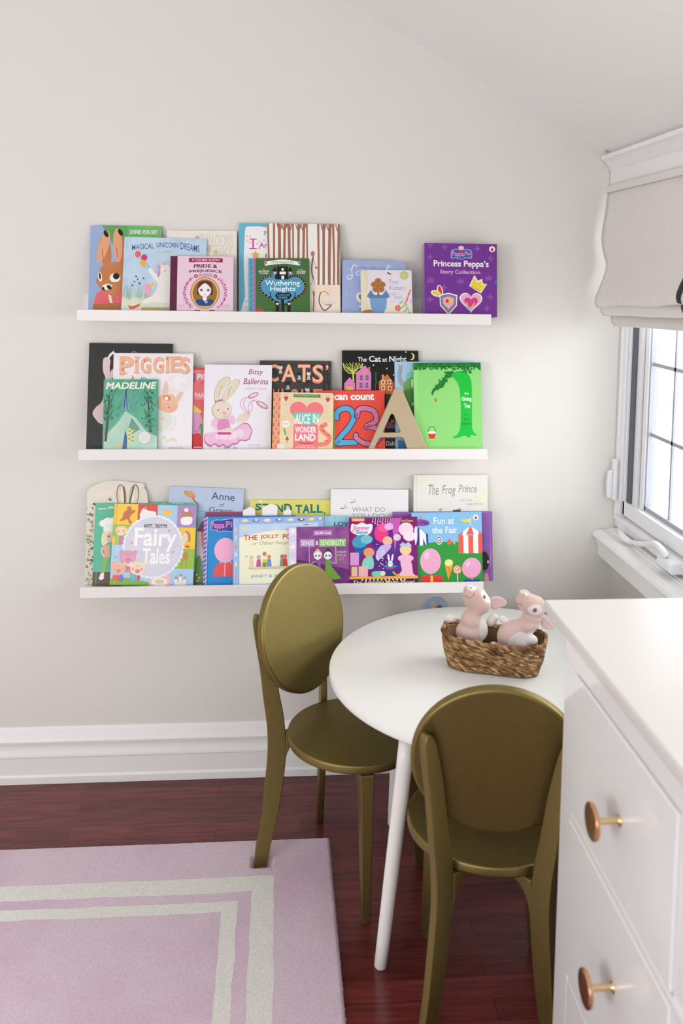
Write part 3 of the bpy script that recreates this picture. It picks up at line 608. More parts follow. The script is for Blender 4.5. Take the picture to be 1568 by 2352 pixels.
BOOKS={
'hare':(0.1171,-0.0619,1.3964,0.1985,0.2530,0.006,11.9,0.29,(142,110,790,902)),
'unicorn':(0.2267,-0.0778,1.3967,0.2301,0.2213,0.005,13.9,-0.40,(440,219,1195,908)),
'balloons':(0.3317,-0.0598,1.3977,0.1969,0.2407,0.01,11.0,0.64,(838,155,1468,906)),
'portrait':(0.3346,-0.0999,1.3988,0.1745,0.1655,0.016,13.0,0.36,(866,386,1432,909)),
'iam':(0.5444,-0.0668,1.3970,0.2158,0.2676,0.006,12.2,0.53,(66,84,700,853)),
'trees':(0.6202,-0.0798,1.3970,0.2082,0.2686,0.007,13.1,0.39,(305,88,916,857)),
'castle':(0.5510,-0.0997,1.3998,0.1719,0.1635,0.016,13.9,0.88,(147,375,660,850)),
'soblue':(0.8192,-0.0797,1.3987,0.1827,0.1622,0.012,14.0,-0.71,(94,294,638,767)),
'pot':(0.8551,-0.0998,1.3987,0.1459,0.1351,0.014,14.0,0.49,(258,374,694,772)),
'slipcase':(1.0687,-0.0900,1.4004,0.2111,0.2107,0.04,8.0,-0.05,(798,146,1419,772)),
'black':(0.1260,-0.0599,1.0093,0.2353,0.3033,0.007,9.3,-0.34,(158,94,1146,1328)),
'piggies':(0.1936,-0.0765,1.0089,0.2245,0.2777,0.0075,10.5,0.02,(462,209,1377,1343)),
'green':(0.1355,-0.0938,1.0106,0.1494,0.2035,0.01,12.2,0.77,(338,512,975,1351)),
'redparty':(0.3942,-0.0660,1.0089,0.2233,0.2349,0.008,10.1,-0.01,(-28,242,760,1061)),
'bunny':(0.4344,-0.0839,1.0107,0.1916,0.2451,0.016,10.2,-0.20,(165,208,844,1067)),
'cats':(0.5992,-0.0560,1.0092,0.2088,0.2564,0.008,9.9,-0.15,(725,168,1442,1053)),
'pinkbook':(0.6193,-0.1027,1.0123,0.1724,0.1674,0.016,12.0,-1.02,(852,486,1460,1074)),
'count':(0.7607,-0.0839,1.0100,0.1953,0.1739,0.01,12.0,0.24,(-84,458,525,1001)),
'night':(0.8486,-0.0579,1.0094,0.2248,0.2879,0.01,8.8,0.21,(140,98,825,986)),
'trunk':(1.0086,-0.0718,1.0102,0.2352,0.2576,0.009,9.6,0.58,(621,198,1325,992)),
'tree':(1.0445,-0.0878,1.0105,0.1992,0.2560,0.01,10.6,0.71,(780,208,1398,1000)),
'ears':(0.0893,-0.0549,0.6159,0.1747,0.2963,0.004,9.1,0.32,(145,113,838,1279)),
'teal':(0.1702,-0.0767,0.6175,0.2898,0.2330,0.007,12.0,-0.50,(223,371,1385,1298)),
'tales':(0.1931,-0.0873,0.6202,0.2348,0.2288,0.009,12.0,-1.74,(418,388,1361,1301)),
'hat':(0.3311,-0.0453,0.6206,0.2168,0.2680,0.005,7.7,-2.74,(-159,118,512,950)),
'fantasy':(0.3668,-0.0659,0.6167,0.1075,0.2063,0.006,11.2,-0.80,(76,332,420,982)),
'maroon':(0.3925,-0.0711,0.6157,0.1046,0.2066,0.003,11.5,-0.39,(165,337,490,989)),
'bigbox':(0.4719,-0.0899,0.6186,0.2654,0.1968,0.0165,11.7,0.19,(145,373,977,998)),
'yellow':(0.5875,-0.0449,0.6164,0.2371,0.2335,0.006,8.6,-0.33,(567,230,1290,951)),
'post':(0.5565,-0.0988,0.6181,0.2624,0.1965,0.007,11.9,0.81,(412,381,1228,1005)),
'teal2':(0.7749,-0.0877,0.6183,0.1827,0.1935,0.01,12.0,-0.93,(16,442,560,1036)),
'purpleboard':(0.6714,-0.1091,0.6167,0.1741,0.1712,0.008,12.0,0.16,(915,471,1460,1016)),
'stage':(0.8594,-0.1040,0.6160,0.2006,0.1964,0.005,12.0,0.10,(236,452,842,1056)),
'white':(0.8206,-0.0563,0.6176,0.2314,0.2655,0.009,9.4,-0.69,(77,206,757,1003)),
'frog':(1.0651,-0.0500,0.6163,0.2238,0.3078,0.01,6.7,-0.20,(803,80,1452,991)),
'sleeve':(1.0390,-0.0760,0.6171,0.2976,0.2030,0.012,10.2,-0.06,(620,404,1496,1017)),
'fair':(1.0494,-0.0919,0.6171,0.2095,0.2055,0.01,11.0,0.24,(783,408,1408,1033)),
}
# ------------------------------------------------------------------ books: shapes drawn on the covers
_pc = {}
GLOSS = [.36]
def ink(c, rough=None):
    rough = GLOSS[0] if rough is None else rough
    c = tuple(c)
    if (c, rough) not in _pc:
        if len(c) == 6: _pc[(c, rough)] = mat('cover_wash', C(*c[:3]), rough, col2=C(*c[3:]), scale=22, fac=(.3, .7), spec=.32)
        else: _pc[(c, rough)] = mat('cover_ink', C(*c), rough, spec=.32)
    return _pc[(c, rough)]
_tc = {}
def text_geo(s, bold, shear):
    k = (s, bold, shear)
    if k not in _tc:
        cu = bpy.data.curves.new('t', 'FONT'); cu.body = s; cu.offset = bold; cu.shear = shear; cu.resolution_u = 3
        o = bpy.data.objects.new('t', cu); COL.objects.link(o); dg = bpy.context.evaluated_depsgraph_get(); dg.update()
        me = bpy.data.meshes.new_from_object(o.evaluated_get(dg)); v = [tuple(x.co) for x in me.vertices]; f = [tuple(p.vertices) for p in me.polygons]
        bpy.data.objects.remove(o); bpy.data.curves.remove(cu); bpy.data.meshes.remove(me)
        x0, x1 = min(a[0] for a in v), max(a[0] for a in v); y0, y1 = min(a[1] for a in v), max(a[1] for a in v)
        _tc[k] = ([((a[0]-x0)/(x1-x0), (a[1]-y0)/(y1-y0)) for a in v], f)
    return _tc[k]
def clip(poly, x0, y0, x1, y1):
    for ax, lim, sg in ((0, x0, 1), (0, x1, -1), (1, y0, 1), (1, y1, -1)):
        out = []
        for i in range(len(poly)):
            a, b = poly[i-1], poly[i]; ia, ib = (a[ax]-lim)*sg >= 0, (b[ax]-lim)*sg >= 0
            if ia != ib: t = (lim-a[ax])/(b[ax]-a[ax]); out.append((a[0]+(b[0]-a[0])*t, a[1]+(b[1]-a[1])*t))
            if ib: out.append(b)
        poly = out
        if len(poly) < 3: return []
    return poly
class Art:
    """draws thin printed shapes on a cover; coordinates on its own sheet (box x0,y0 top-left .. x1,y1 bottom-right)"""
    def __init__(s, box, w, h): s.b = box; s.w = w; s.h = h; s.mb = MB(); s.bb = []
    def lay(s, pts):
        """printed layers sit a hair apart only where they overlap"""
        xs = [p[0] for p in pts]; ys = [p[1] for p in pts]; b = (min(xs), min(ys), max(xs), max(ys))
        k = 1+max([q[4] for q in s.bb if q[0] < b[2] and q[2] > b[0] and q[1] < b[3] and q[3] > b[1]] or [0]); s.bb.append(b+(k,)); return -.00003*k
    def m(s, x, y): return ((x-s.b[0])/(s.b[2]-s.b[0])-.5)*s.w, (1-(y-s.b[1])/(s.b[3]-s.b[1]))*s.h
    def P(s, c, pts, smooth=0):
        if smooth: pts = catmull(pts, smooth, closed=True)
        pts = clip(list(pts), s.b[0], s.b[1], s.b[2], s.b[3])
        if len(pts) < 3: return
        y = s.lay(pts); q = [s.m(*p) for p in pts]
        t = tessellate_polygon([[Vector((u, v, 0)) for u, v in q]])
        s.mb.add([(u, y, v) for u, v in q], [tuple(f) for f in t], ink(c))
    def R(s, c, x0, y0, x1, y1, r=0):
        if not r: s.P(c, [(x0, y0), (x1, y0), (x1, y1), (x0, y1)]); return
        pts = []
        for cx, cy, a in ((x1-r, y0+r, -90), (x1-r, y1-r, 0), (x0+r, y1-r, 90), (x0+r, y0+r, 180)):
            for k in range(6): w = math.radians(a+k*18); pts.append((cx+r*math.cos(w), cy+r*math.sin(w)))
        s.P(c, pts)
    def E(s, c, x, y, rx, ry=None, rot=0, n=28, a0=0, a1=360):
        ry = rx if ry is None else ry; t = math.radians(rot); pts = []
        full = (a1-a0 == 360)
        for k in range(n+(0 if full else 1)):
            a = math.radians(a0+(a1-a0)*k/n); u, v = rx*math.cos(a), ry*math.sin(a); pts.append((x+u*math.cos(t)-v*math.sin(t), y+u*math.sin(t)+v*math.cos(t)))
        s.P(c, pts)
    def L(s, c, pts, w, smooth=0, w1=None):
        if smooth: pts = catmull(pts, smooth)
        w1 = w if w1 is None else w1; A, B = [], []; n = len(pts)
        for i, p in enumerate(pts):
            a, b = pts[max(0, i-1)], pts[min(n-1, i+1)]; dx, dy = b[0]-a[0], b[1]-a[1]; l = math.hypot(dx, dy) or 1; ww = (w+(w1-w)*i/(n-1))/2
            A.append((p[0]-dy/l*ww, p[1]+dx/l*ww)); B.append((p[0]+dy/l*ww, p[1]-dx/l*ww))
        y = s.lay(A+B)
        for i in range(n-1):
            q = clip([A[i], A[i+1], B[i+1], B[i]], *s.b)
            if len(q) >= 3: s.mb.add([(u, y, v) for u, v in (s.m(*p) for p in q)], [tuple(range(len(q)))], ink(c))
    def T(s, c, txt, x0, y0, x1, y1, bold=0, shear=0, arc=0, skew=0):
        """text stretched into the box; arc bends the line upward in the middle, skew tilts it"""
        V, Fc = text_geo(txt, round(bold*.6, 4), shear); y = s.lay([(x0, y0-abs(arc)), (x1, y1)]); vs = []
        for u, v in V:
            X = x0+u*(x1-x0); Y = y1-v*(y1-y0)-arc*(1-(2*u-1)**2)+skew*(u-.5); X = min(max(X, s.b[0]), s.b[2]); Y = min(max(Y, s.b[1]), s.b[3]); a, b = s.m(X, Y); vs.append((a, y, b))
        s.mb.add(vs, Fc, ink(c))
    def ring(s, c, x, y, rx, ry, w, n=36): s.L(c, [(x+rx*math.cos(2*PI*k/n), y+ry*math.sin(2*PI*k/n)) for k in range(n+1)], w)
    def flower(s, c, x, y, r, c2=(240, 210, 90), n=5):
        for k in range(n): a = 2*PI*k/n; s.E(c, x+r*.6*math.cos(a), y+r*.6*math.sin(a), r*.5, n=8)
        s.E(c2, x, y, r*.35, n=8)
    def star(s, c, x, y, r, n=5, r2=.42):
        s.P(c, [(x+(r if k % 2 == 0 else r*r2)*math.sin(PI*k/n), y-(r if k % 2 == 0 else r*r2)*math.cos(PI*k/n)) for k in range(2*n)])
    def heart(s, c, x, y, r, ry=None):
        ry = ry or r; s.P(c, [(x+r*math.sin(t)**3, y-ry*(13*math.cos(t)-5*math.cos(2*t)-2*math.cos(3*t)-math.cos(4*t))/16) for t in (2*PI*k/30 for k in range(30))])
    def balloon(s, c, x, y, rx, ry, string=(120, 120, 130), L_=0):
        if L_: s.L(string, [(x, y+ry), (x+4, y+ry+L_*.5), (x-2, y+ry+L_)], 2, 4)
        s.E(c, x, y, rx, ry); s.P(c, [(x-rx*.12, y+ry*1.08), (x, y+ry*.95), (x+rx*.12, y+ry*1.08)])

def book(key, label, bg, draw, kind='hard', spine=None, name='picture_book', cat='book', group=None, radius=0, shape=None, pages=True, edge=None, gloss=.36):
    GLOSS[0] = gloss
    x, y, z, w, h, t, lean, roll, bx = BOOKS[key]
    e = bpy.data.objects.new(name, None); COL.objects.link(e); e.empty_display_size = .05
    e.matrix_world = Matrix.Translation((x, y, z)) @ Matrix.Rotation(math.radians(-lean), 4, 'X') @ Matrix.Rotation(math.radians(-roll), 4, 'Y')
    tag(e, label, cat, group)
    a = Art(bx, w, h); q = a.mb
    rr = radius or (.0015 if kind == 'hard' else .0008)
    def outline(r_, x0, z0, x1, z1, left=True):
        P = []
        for cx, cz, an, rad in ((x1-r_, z1-r_, 0, r_), (x0+r_*(1 if left else .2), z1-r_*(1 if left else .2), 90, r_*(1 if left else .2)), (x0+r_*(1 if left else .2), z0+r_*(1 if left else .2), 180, r_*(1 if left else .2)), (x1-r_, z0+r_, 270, r_)):
            for k in range(7): w_ = math.radians(an+k*15); P.append((cx+rad*math.cos(w_), cz+rad*math.sin(w_)))
        return P
    O = shape(w, h) if shape else outline(rr, -w/2, 0, w/2, h, left=(kind != 'board'))
    bgm = ink(bg); spm = ink(spine) if spine else bgm; fn = lambda u, v, d: (u, d, v)
    bt = .0022 if kind == 'hard' else (.0012 if kind == 'board' else .0005)
    if kind == 'box':
        q.prism(O, 0, t, ink(edge) if edge else bgm, fn)
        q.box(-w/2-.0003, .0005, .0005, -w/2, t-.0005, h-.0005, spm)
    else:
        q.prism(O, 0, bt, bgm, fn); q.prism(O, t-bt, t, bgm, fn)
        q.box(-w/2-.0004, bt*.2, .0008, -w/2+.0016, t-bt*.2, (h*.9 if shape else h)-.0008, spm)
    draw(a)
    c = q.build('cover', e, recalc=False)
    # outward normals are only cosmetic here; pages
    if pages and kind != 'box':
        g = MB(); i_ = .003 if kind == 'hard' else .0004
        Op = shape(w-2*i_, h-i_*2) if shape else outline(max(rr-.001, .0006), -w/2+.0018, i_, w/2-i_, h-i_, left=(kind != 'board'))
        if shape: Op = [(u, v+i_) for u, v in Op]
        g.prism(Op, bt+.0001, t-bt-.0001, M_page, fn); g.build('pages', e)
    return e
# ================================================================== top ledge
W_ = (246, 244, 242); K_ = (13, 13, 15)
def d(a):
    a.P((96, 168, 92, 120, 186, 110), [(240, 105), (790, 105), (790, 520), (420, 400), (330, 250)])
    for k in range(22): a.L((140, 165, 205), [(140, 150+k*38), (260, 120+k*38-60)], 5)
    a.P((92, 160, 88), [(240, 105), (330, 250), (400, 380), (480, 400), (480, 105)])
    for (cx, cy, rx, ry, ro_) in ((262, 305, 46, 150, 14), (392, 290, 42, 155, -4)):
        a.E((190, 120, 72), cx+18, cy+40, rx+8, ry-10, ro_-24 if cx < 300 else ro_); a.E((222, 160, 122), cx, cy, rx, ry, ro_)
        a.L((60, 40, 34), [(cx-10, cy+20), (cx+4, cy+110)], 4); a.E(K_, cx+22, cy-118, 18, 34, -30)
    a.P((186, 116, 66, 200, 132, 84), [(230, 540), (250, 480), (310, 445), (400, 440), (470, 460), (490, 600), (480, 700), (400, 760), (300, 740), (225, 650), (205, 610)], 5)
    a.E(W_, 240, 575, 18, 42, -10); a.E(K_, 238, 568, 9, 30, -10); a.E(W_, 375, 582, 48, 40); a.E(K_, 386, 568, 30, 28)
    a.E(W_, 305, 665, 46, 26, -8); a.E(K_, 274, 690, 11, 28, -10); a.E(K_, 326, 668, 26, 16, 40)
    a.P((214, 92, 100, 222, 108, 112), [(182, 830), (215, 720), (270, 690), (360, 760), (430, 690), (520, 740), (520, 830)])
    a.P((224, 214, 190), [(318, 730), (345, 745), (360, 808), (335, 808)]); a.P((176, 108, 62), [(185, 818), (430, 806), (430, 900), (185, 900)])
    a.T(W_, 'LINNIE VON SKY', 500, 145, 752, 185, .02)
book('hare', 'tall book with a long-eared brown animal on a green cover, leftmost on the top ledge', (158, 178, 212, 146, 170, 208), d, 'hard', group=None)
def d(a):
    for cx, cy, r in ((640, 300, 170), (950, 420, 150), (560, 520, 140), (1080, 320, 120)): a.E((178, 206, 226, 196, 216, 228), cx, cy, r, r*.7)
    a.R((208, 218, 200, 222, 224, 204), 430, 760, 1200, 915)
    for k in range(60):
        x = 440+random.random()*260; a.L((150+random.randint(-20, 30), 186, 150), [(x, 790-random.random()*40), (x+random.uniform(-20, 20), 640+random.random()*90)], 4, w1=2)
    for cx, cy in ((560, 575), (575, 600), (548, 622), (530, 655), (600, 640), (628, 590), (590, 636)): a.E(random.choice([(140, 120, 170), (70, 110, 160)]), cx, cy, 9)
    a.E((226, 170, 190), 672, 690, 34, 55, -20); a.E((236, 200, 70), 712, 645, 18)
    a.P((236, 230, 222, 242, 238, 230), [(780, 520), (860, 500), (900, 560), (900, 790), (720, 800), (640, 820), (640, 780), (720, 740), (760, 640), (720, 590), (670, 520), (690, 490), (740, 550)], 4)
    a.E((240, 234, 226), 820, 500, 48, 40); a.E((220, 150, 170), 765, 488, 15, 24, -15); a.P((224, 170, 180), [(800, 470), (812, 425), (826, 470)]); a.E((210, 150, 190), 765, 545, 14, 34, 10)
    a.E((60, 50, 60), 820, 520, 5); a.P((170, 160, 110, 190, 176, 130), [(620, 850), (870, 845), (870, 880), (620, 880)])
    a.P((214, 96, 50), [(498, 830), (530, 845), (612, 815), (600, 840), (540, 870), (510, 862)])
    for c, x, y in (((226, 110, 100), 568, 374), ((206, 60, 130), 627, 404), ((234, 176, 60), 620, 456)): a.L((120, 120, 150), [(x, y+28), (690, 500)], 2); a.balloon(c, x, y, 28, 31)
    a.T((70, 88, 150), 'MAGICAL', 512, 280, 710, 330, .01, skew=-22); a.T((70, 88, 150), 'UNICORN', 735, 262, 935, 308, .01, skew=2); a.T((70, 88, 150), 'DREAMS', 955, 270, 1130, 332, .01, skew=26)
    a.T((150, 190, 180), 'LOUISE FAYE', 745, 340, 885, 358)
book('unicorn', 'light blue watercolour book with three balloons and a small white unicorn, on the top ledge', (170, 198, 222, 200, 218, 228), d, 'hard')
def d(a):
    a.T((206, 198, 184), 'BALLOONS', 1145, 190, 1435, 305, -.02, skew=10); a.T((206, 198, 184), 'SKY', 1308, 310, 1430, 385, -.02)
    a.E((214, 208, 170), 1278, 350, 26, 30); a.T((170, 160, 130), 'THE', 1262, 342, 1292, 358); a.E((200, 192, 176), 1215, 320, 20, 36); a.L((180, 170, 150), [(1215, 356), (1225, 420)], 3)
    a.E((190, 180, 166), 1110, 225, 20, 26)
book('balloons', 'cream book with thin faint lettering behind the pink portrait book on the top ledge', (228, 221, 209, 232, 226, 215), d, 'hard')
def d(a):
    a.R((92, 24, 62), 860, 383, 928, 925)
    for k in range(60): x, y = random.uniform(935, 1425), random.uniform(390, 900); a.L((226, 206, 216), [(x, y), (x+16, y+16)], 3)
    a.R((150, 30, 80), 1030, 402, 1090, 440); a.R((150, 30, 80), 1275, 402, 1335, 440); a.R((176, 34, 92), 1052, 400, 1312, 436); a.T((240, 220, 228), 'LITTLE MISS AUSTEN', 1060, 408, 1304, 428, .01)
    a.T((100, 26, 56), 'PRIDE &', 1075, 460, 1288, 492, .05, arc=4); a.T((100, 26, 56), 'PREJUDICE', 1036, 514, 1330, 544, .05, arc=10)
    for k in range(26):
        t = math.radians(215+k*4.4 if k < 13 else -35+(k-13)*-4.4*-1-5); 
    for s in (-1, 1):
        P = [(1180+s*math.sin(t)*185, 715-math.cos(t)*170) for t in (math.radians(42+i*8) for i in range(13))]; a.L((200, 90, 150), P, 3)
        for i, (x, y) in enumerate(P): a.E((172, 40, 110) if i % 2 else (206, 120, 190), x+7, y-5, 5, 11, 35*s); a.E((172, 40, 110) if i % 2 == 0 else (206, 120, 190), x-8, y+3, 5, 11, -35*s)
    for x in range(1120, 1245, 16): a.E((190, 110, 170), x, 550, 4, 10, 20); a.E((190, 110, 170), x+6, 566, 4, 10, -20)
    a.flower((196, 40, 120), 1094, 566, 17); a.flower((196, 40, 120), 1270, 566, 17)
    a.E((190, 140, 90), 1178, 717, 132, 143); a.E((226, 190, 140), 1178, 717, 122, 133); a.E((176, 122, 66), 1178, 717, 112, 124); a.E((146, 108, 36), 1178, 717, 104, 116)
    a.P((96, 40, 44), [(1110, 730), (1108, 660), (1130, 618), (1178, 606), (1226, 618), (1246, 660), (1248, 730), (1225, 735), (1130, 735)], 4)
    a.R((236, 230, 232), 1160, 730, 1196, 790); a.E((240, 234, 236), 1176, 690, 58, 62); a.P((96, 40, 44), [(1118, 680), (1150, 645), (1178, 628), (1206, 645), (1236, 680), (1232, 630), (1178, 610), (1122, 630)])
    for x in (1146, 1208): a.E((120, 140, 150), x, 692, 13); a.E(K_, x, 692, 6)
    a.E((210, 110, 130), 1178, 732, 9, 4); a.P((40, 70, 130), [(1092, 800), (1110, 775), (1150, 775), (1178, 792), (1205, 775), (1245, 775), (1262, 800), (1230, 832), (1125, 832)]); a.heart((150, 190, 230), 1190, 800, 14)
    for s in (-1, 1): a.P((176, 40, 120), [(1178+s*40, 870), (1178+s*90, 872), (1178+s*85, 925), (1178+s*60, 925)])
    a.T((200, 160, 180), 'JENNIFER ADAMS', 940, 820, 998, 850); a.T((200, 160, 180), 'ALISON OLIVER', 1335, 820, 1400, 850)
book('portrait', 'small pale pink board book with a dark-haired portrait in a gold oval frame', (228, 200, 214), d, 'board', spine=(80, 20, 56), name='board_book', radius=.006)
def d(a):
    a.P((244, 242, 244), [(120, 125), (150, 112), (240, 110), (330, 118), (800, 110), (800, 930), (110, 930), (118, 700), (105, 400), (112, 200)], 3)
    a.T((120, 120, 130), 'Pi', 275, 150, 306, 186); a.R((206, 70, 160), 176, 216, 190, 300); a.R((206, 70, 160), 152, 214, 214, 222); a.R((206, 70, 160), 152, 294, 214, 302); a.T((190, 70, 160), 'An', 232, 246, 305, 290, .02)
    for x, y in ((132, 196), (160, 196), (140, 230), (234, 238), (270, 228), (215, 258), (234, 296), (158, 248)): a.star((226, 120, 170), x, y, 9, 5)
    a.star((226, 176, 96), 203, 352, 40, 5, .5); a.R((170, 120, 60), 286, 340, 305, 372)
    a.L((60, 50, 50), [(112, 745), (150, 730)], 3); a.L((60, 50, 50), [(112, 780), (150, 790)], 3)
book('iam', 'tall book with a bright blue border and white centre, behind the dark green board book', (106, 178, 206), d, 'hard')
def d(a):
    a.R((240, 234, 228), 290, 80, 925, 930); a.P((236, 216, 196, 242, 228, 214), [(600, 600), (925, 585), (925, 930), (600, 930)])
    for x, w in ((318, 16), (362, 18), (408, 26), (448, 20), (490, 24), (522, 14), (566, 20), (608, 22), (640, 14), (735, 18), (778, 22), (826, 26), (864, 18), (902, 22)):
        j = random.uniform(-8, 8); a.L((166, 114, 92, 150, 98, 78), [(x+j, 84), (x+j*.5, 220), (x-j*.2, 420), (x-2, 600)], w, 3, w1=w*.95)
        if w > 19:
            for s in (-1, 1): a.L((160, 108, 88), [(x, 160), (x+s*14, 120), (x+s*22, 84)], 9, 3)
    a.E((180, 120, 90), 686, 340, 17, 22); a.L((150, 100, 80), [(690, 360), (676, 470), (690, 552)], 13, 4); a.L((150, 100, 80), [(686, 370), (712, 440)], 4); a.P((206, 80, 96), [(704, 448), (726, 448), (722, 466), (708, 466)])
    a.L((120, 90, 80), [(690, 552), (672, 600)], 4); a.L((120, 90, 80), [(694, 552), (702, 598)], 4)
    a.L((110, 60, 50), [(688, 820), (694, 720), (688, 650)], 8, 4); a.L((110, 60, 50), [(693, 700), (705, 660)], 4)
    a.L((124, 70, 64), [(750, 660), (738, 740), (780, 812), (840, 768)], 9, 6); a.L((214, 150, 90), [(752, 668), (785, 655), (822, 684)], 8, 5); a.L((124, 70, 64), [(790, 764), (846, 766)], 5)
    a.T((206, 196, 186), 'Sara Parker', 760, 732, 866, 756)
book('trees', 'tall white book covered in a row of brown tree trunks, on the top ledge', (240, 234, 228), d, 'hard')
def d(a):
    a.R((100, 164, 190), 147, 375, 206, 925); a.R((150, 120, 170), 185, 375, 204, 925)
    for k in range(10): a.L((30, 70, 60), [(160+4*(k % 2), 390+k*48), (176, 400+k*48), (162, 415+k*48), (174, 428+k*48)], 6); a.L((190, 80, 150), [(188, 385+k*48), (198, 400+k*48), (188, 415+k*48)], 4)
    a.P(W_, [(282, 410), (320, 400), (400, 388), (470, 388), (540, 400), (584, 412), (578, 436), (540, 432), (470, 422), (400, 424), (320, 434), (288, 438)], 3); a.T((60, 70, 60), 'LITTLE MISS BRONTË', 338, 398, 524, 420)
    a.E((190, 120, 150), 292, 412, 12, 18); a.E((90, 150, 190), 576, 412, 12, 18)
    a.P((70, 150, 184), [(432, 770), (330, 700), (262, 650), (246, 590), (290, 545), (350, 535), (388, 552), (478, 552), (520, 532), (580, 545), (620, 600), (600, 660), (530, 710)], 4)
    P = catmull([(388, 545), (345, 528), (285, 540), (244, 590), (258, 655), (330, 710), (400, 770)], 6); Q = catmull([(478, 545), (524, 526), (582, 540), (622, 600), (604, 664), (530, 716), (460, 770)], 6)
    for c0, pp in (((206, 150, 190), P), ((220, 96, 70), Q)):
        a.L(K_, pp, 14)
        for i in range(0, len(pp)-1, 2): a.L(c0, [pp[i], ((pp[i][0]+pp[i+1][0])/2, (pp[i][1]+pp[i+1][1])/2)], 14)
    a.R(K_, 388, 452, 478, 554)
    for x in (388, 412, 436, 460): a.R(K_, x, 440, x+16, 456)
    for x in (348, 478): a.R((120, 110, 150), x, 486, x+40, 520); a.P(K_, [(x-4, 486), (x+20, 446), (x+44, 486)])
    a.R(K_, 372, 510, 390, 552); a.R((70, 150, 184), 350, 512, 370, 534); a.E(W_, 434, 470, 11); a.R(W_, 408, 488, 460, 512); a.R(W_, 422, 522, 446, 552, 8); a.E(W_, 368, 500, 8); a.E(W_, 498, 500, 8)
    a.T(W_, 'Wuthering', 286, 562, 578, 618, .025); a.T(W_, 'Heights', 328, 612, 540, 664, .025)
    a.P(K_, [(366, 690), (386, 664), (490, 664), (510, 690), (486, 722), (390, 722)]); a.T((90, 160, 190), 'A WEATHER', 384, 676, 492, 694, .02); a.T((90, 160, 190), 'PRIMER', 398, 698, 474, 716, .02)
    a.L(K_, [(432, 930), (434, 760), (428, 722)], 26); a.L(K_, [(434, 770), (520, 720), (540, 660)], 7, 5); a.L(K_, [(434, 770), (346, 716), (328, 660)], 7, 5)
    for x in (388, 484): a.E((230, 226, 222), x, 754, 12, 14); a.E(K_, x, 744, 14, 8); a.P(K_, [(x-14, 768), (x+14, 768), (x+18, 925), (x-18, 925)])
    a.T(W_, 'by', 268, 464, 286, 474); a.T(W_, 'JENNIFER', 230, 480, 322, 494, .03); a.T(W_, 'ADAMS', 242, 496, 310, 508, .03); a.T(W_, 'art by', 566, 464, 606, 474); a.T(W_, 'ALISON', 552, 480, 626, 494, .03); a.T(W_, 'OLIVER', 552, 496, 624, 508, .03)
    a.R((206, 70, 50), 206, 800, 268, 930)
book('castle', 'dark green board book with a black castle over a blue heart shape', (64, 106, 52), d, 'board', spine=(100, 164, 190), name='board_book', radius=.006)
def d(a):
    for _ in range(26): x, y = random.uniform(100, 640), random.uniform(330, 800); a.E((172, 186, 222), x, y, random.uniform(8, 26), random.uniform(6, 14), random.uniform(0, 90))
    a.L(W_, [(222, 350), (190, 336), (176, 380), (178, 440), (150, 462), (136, 440), (160, 425), (190, 430)], 7, 6); a.ring(W_, 232, 405, 16, 20, 6); a.L(W_, [(470, 372), (496, 345), (490, 330), (476, 350), (480, 372)], 6, 5)
    a.T((80, 100, 160), 'by the best-loved bedtime author', 255, 350, 466, 362)
    a.P((238, 226, 220), [(214, 600), (240, 565), (262, 580), (262, 660), (230, 645)], 4); a.P((110, 70, 66), [(236, 600), (262, 590), (262, 640)], 3); a.E((240, 230, 226), 250, 690, 10)
book('soblue', 'periwinkle blue book with looping white handwriting, behind the small flower pot book', (150, 170, 212, 160, 178, 216), d, 'hard', spine=(40, 42, 60), radius=.006)
def d(a):
    a.P((222, 216, 190, 230, 224, 200), [(255, 372), (318, 372), (322, 740), (700, 680), (700, 840), (255, 840)]); a.R((214, 206, 180, 230, 224, 200), 255, 372, 318, 840)
    a.P((226, 222, 206), [(318, 650), (700, 660), (700, 840), (318, 840)])
    a.E((196, 202, 140), 628, 419, 38); a.ring((170, 180, 110), 628, 419, 28, 28, 4)
    a.T((168, 164, 190), 'Tom', 496, 455, 578, 494, .01); a.T((168, 164, 190), 'Kitten', 498, 508, 636, 546, .01); a.T((176, 172, 196), 'can', 498, 568, 558, 590); a.T((176, 172, 196), 'feel...', 535, 590, 634, 622)
    a.P((118, 156, 198), [(330, 612), (478, 612), (470, 700), (440, 750), (440, 840), (366, 840), (366, 750), (338, 700)]); a.R((86, 128, 176), 318, 590, 490, 616, 8)
    a.P((86, 128, 176), [(318, 604), (300, 612), (340, 545), (368, 590)]); a.P((86, 128, 176), [(490, 604), (508, 612), (470, 545), (440, 590)])
    a.R((150, 104, 58), 396, 520, 412, 600)
    for x, y in ((405, 470), (372, 500), (438, 500), (384, 540), (428, 540), (405, 512)): a.E((168, 116, 66), x, y, 30, 26); a.E((150, 100, 52), x, y, 12, 10)
    a.P((168, 116, 66), [(262, 730), (330, 712), (360, 740), (262, 742)], 3)
    for k in range(5): a.E((222, 120, 104) if k % 2 else (226, 150, 130), 640+k*9, 650-k*24, 9, 18, 20)
    a.E((206, 190, 220), 684, 640, 14, 20)
    for k in range(7): a.E((160, 186, 140), 600+14*(k % 2)*2+k*8, 650+k*18, 22, 8, 40 if k % 2 else -40)
    a.flower((220, 110, 100), 570, 700, 26, (230, 140, 120)); a.L((160, 186, 140), [(570, 720), (572, 760)], 4)
    a.E((60, 50, 50), 500, 404, 22, 6, 25); a.E((200, 110, 90), 508, 410, 9, 5)
book('pot', 'small square board book with a blue pot and pastel flowers on a cream cover', (224, 216, 226), d, 'board', name='board_book', radius=.006)
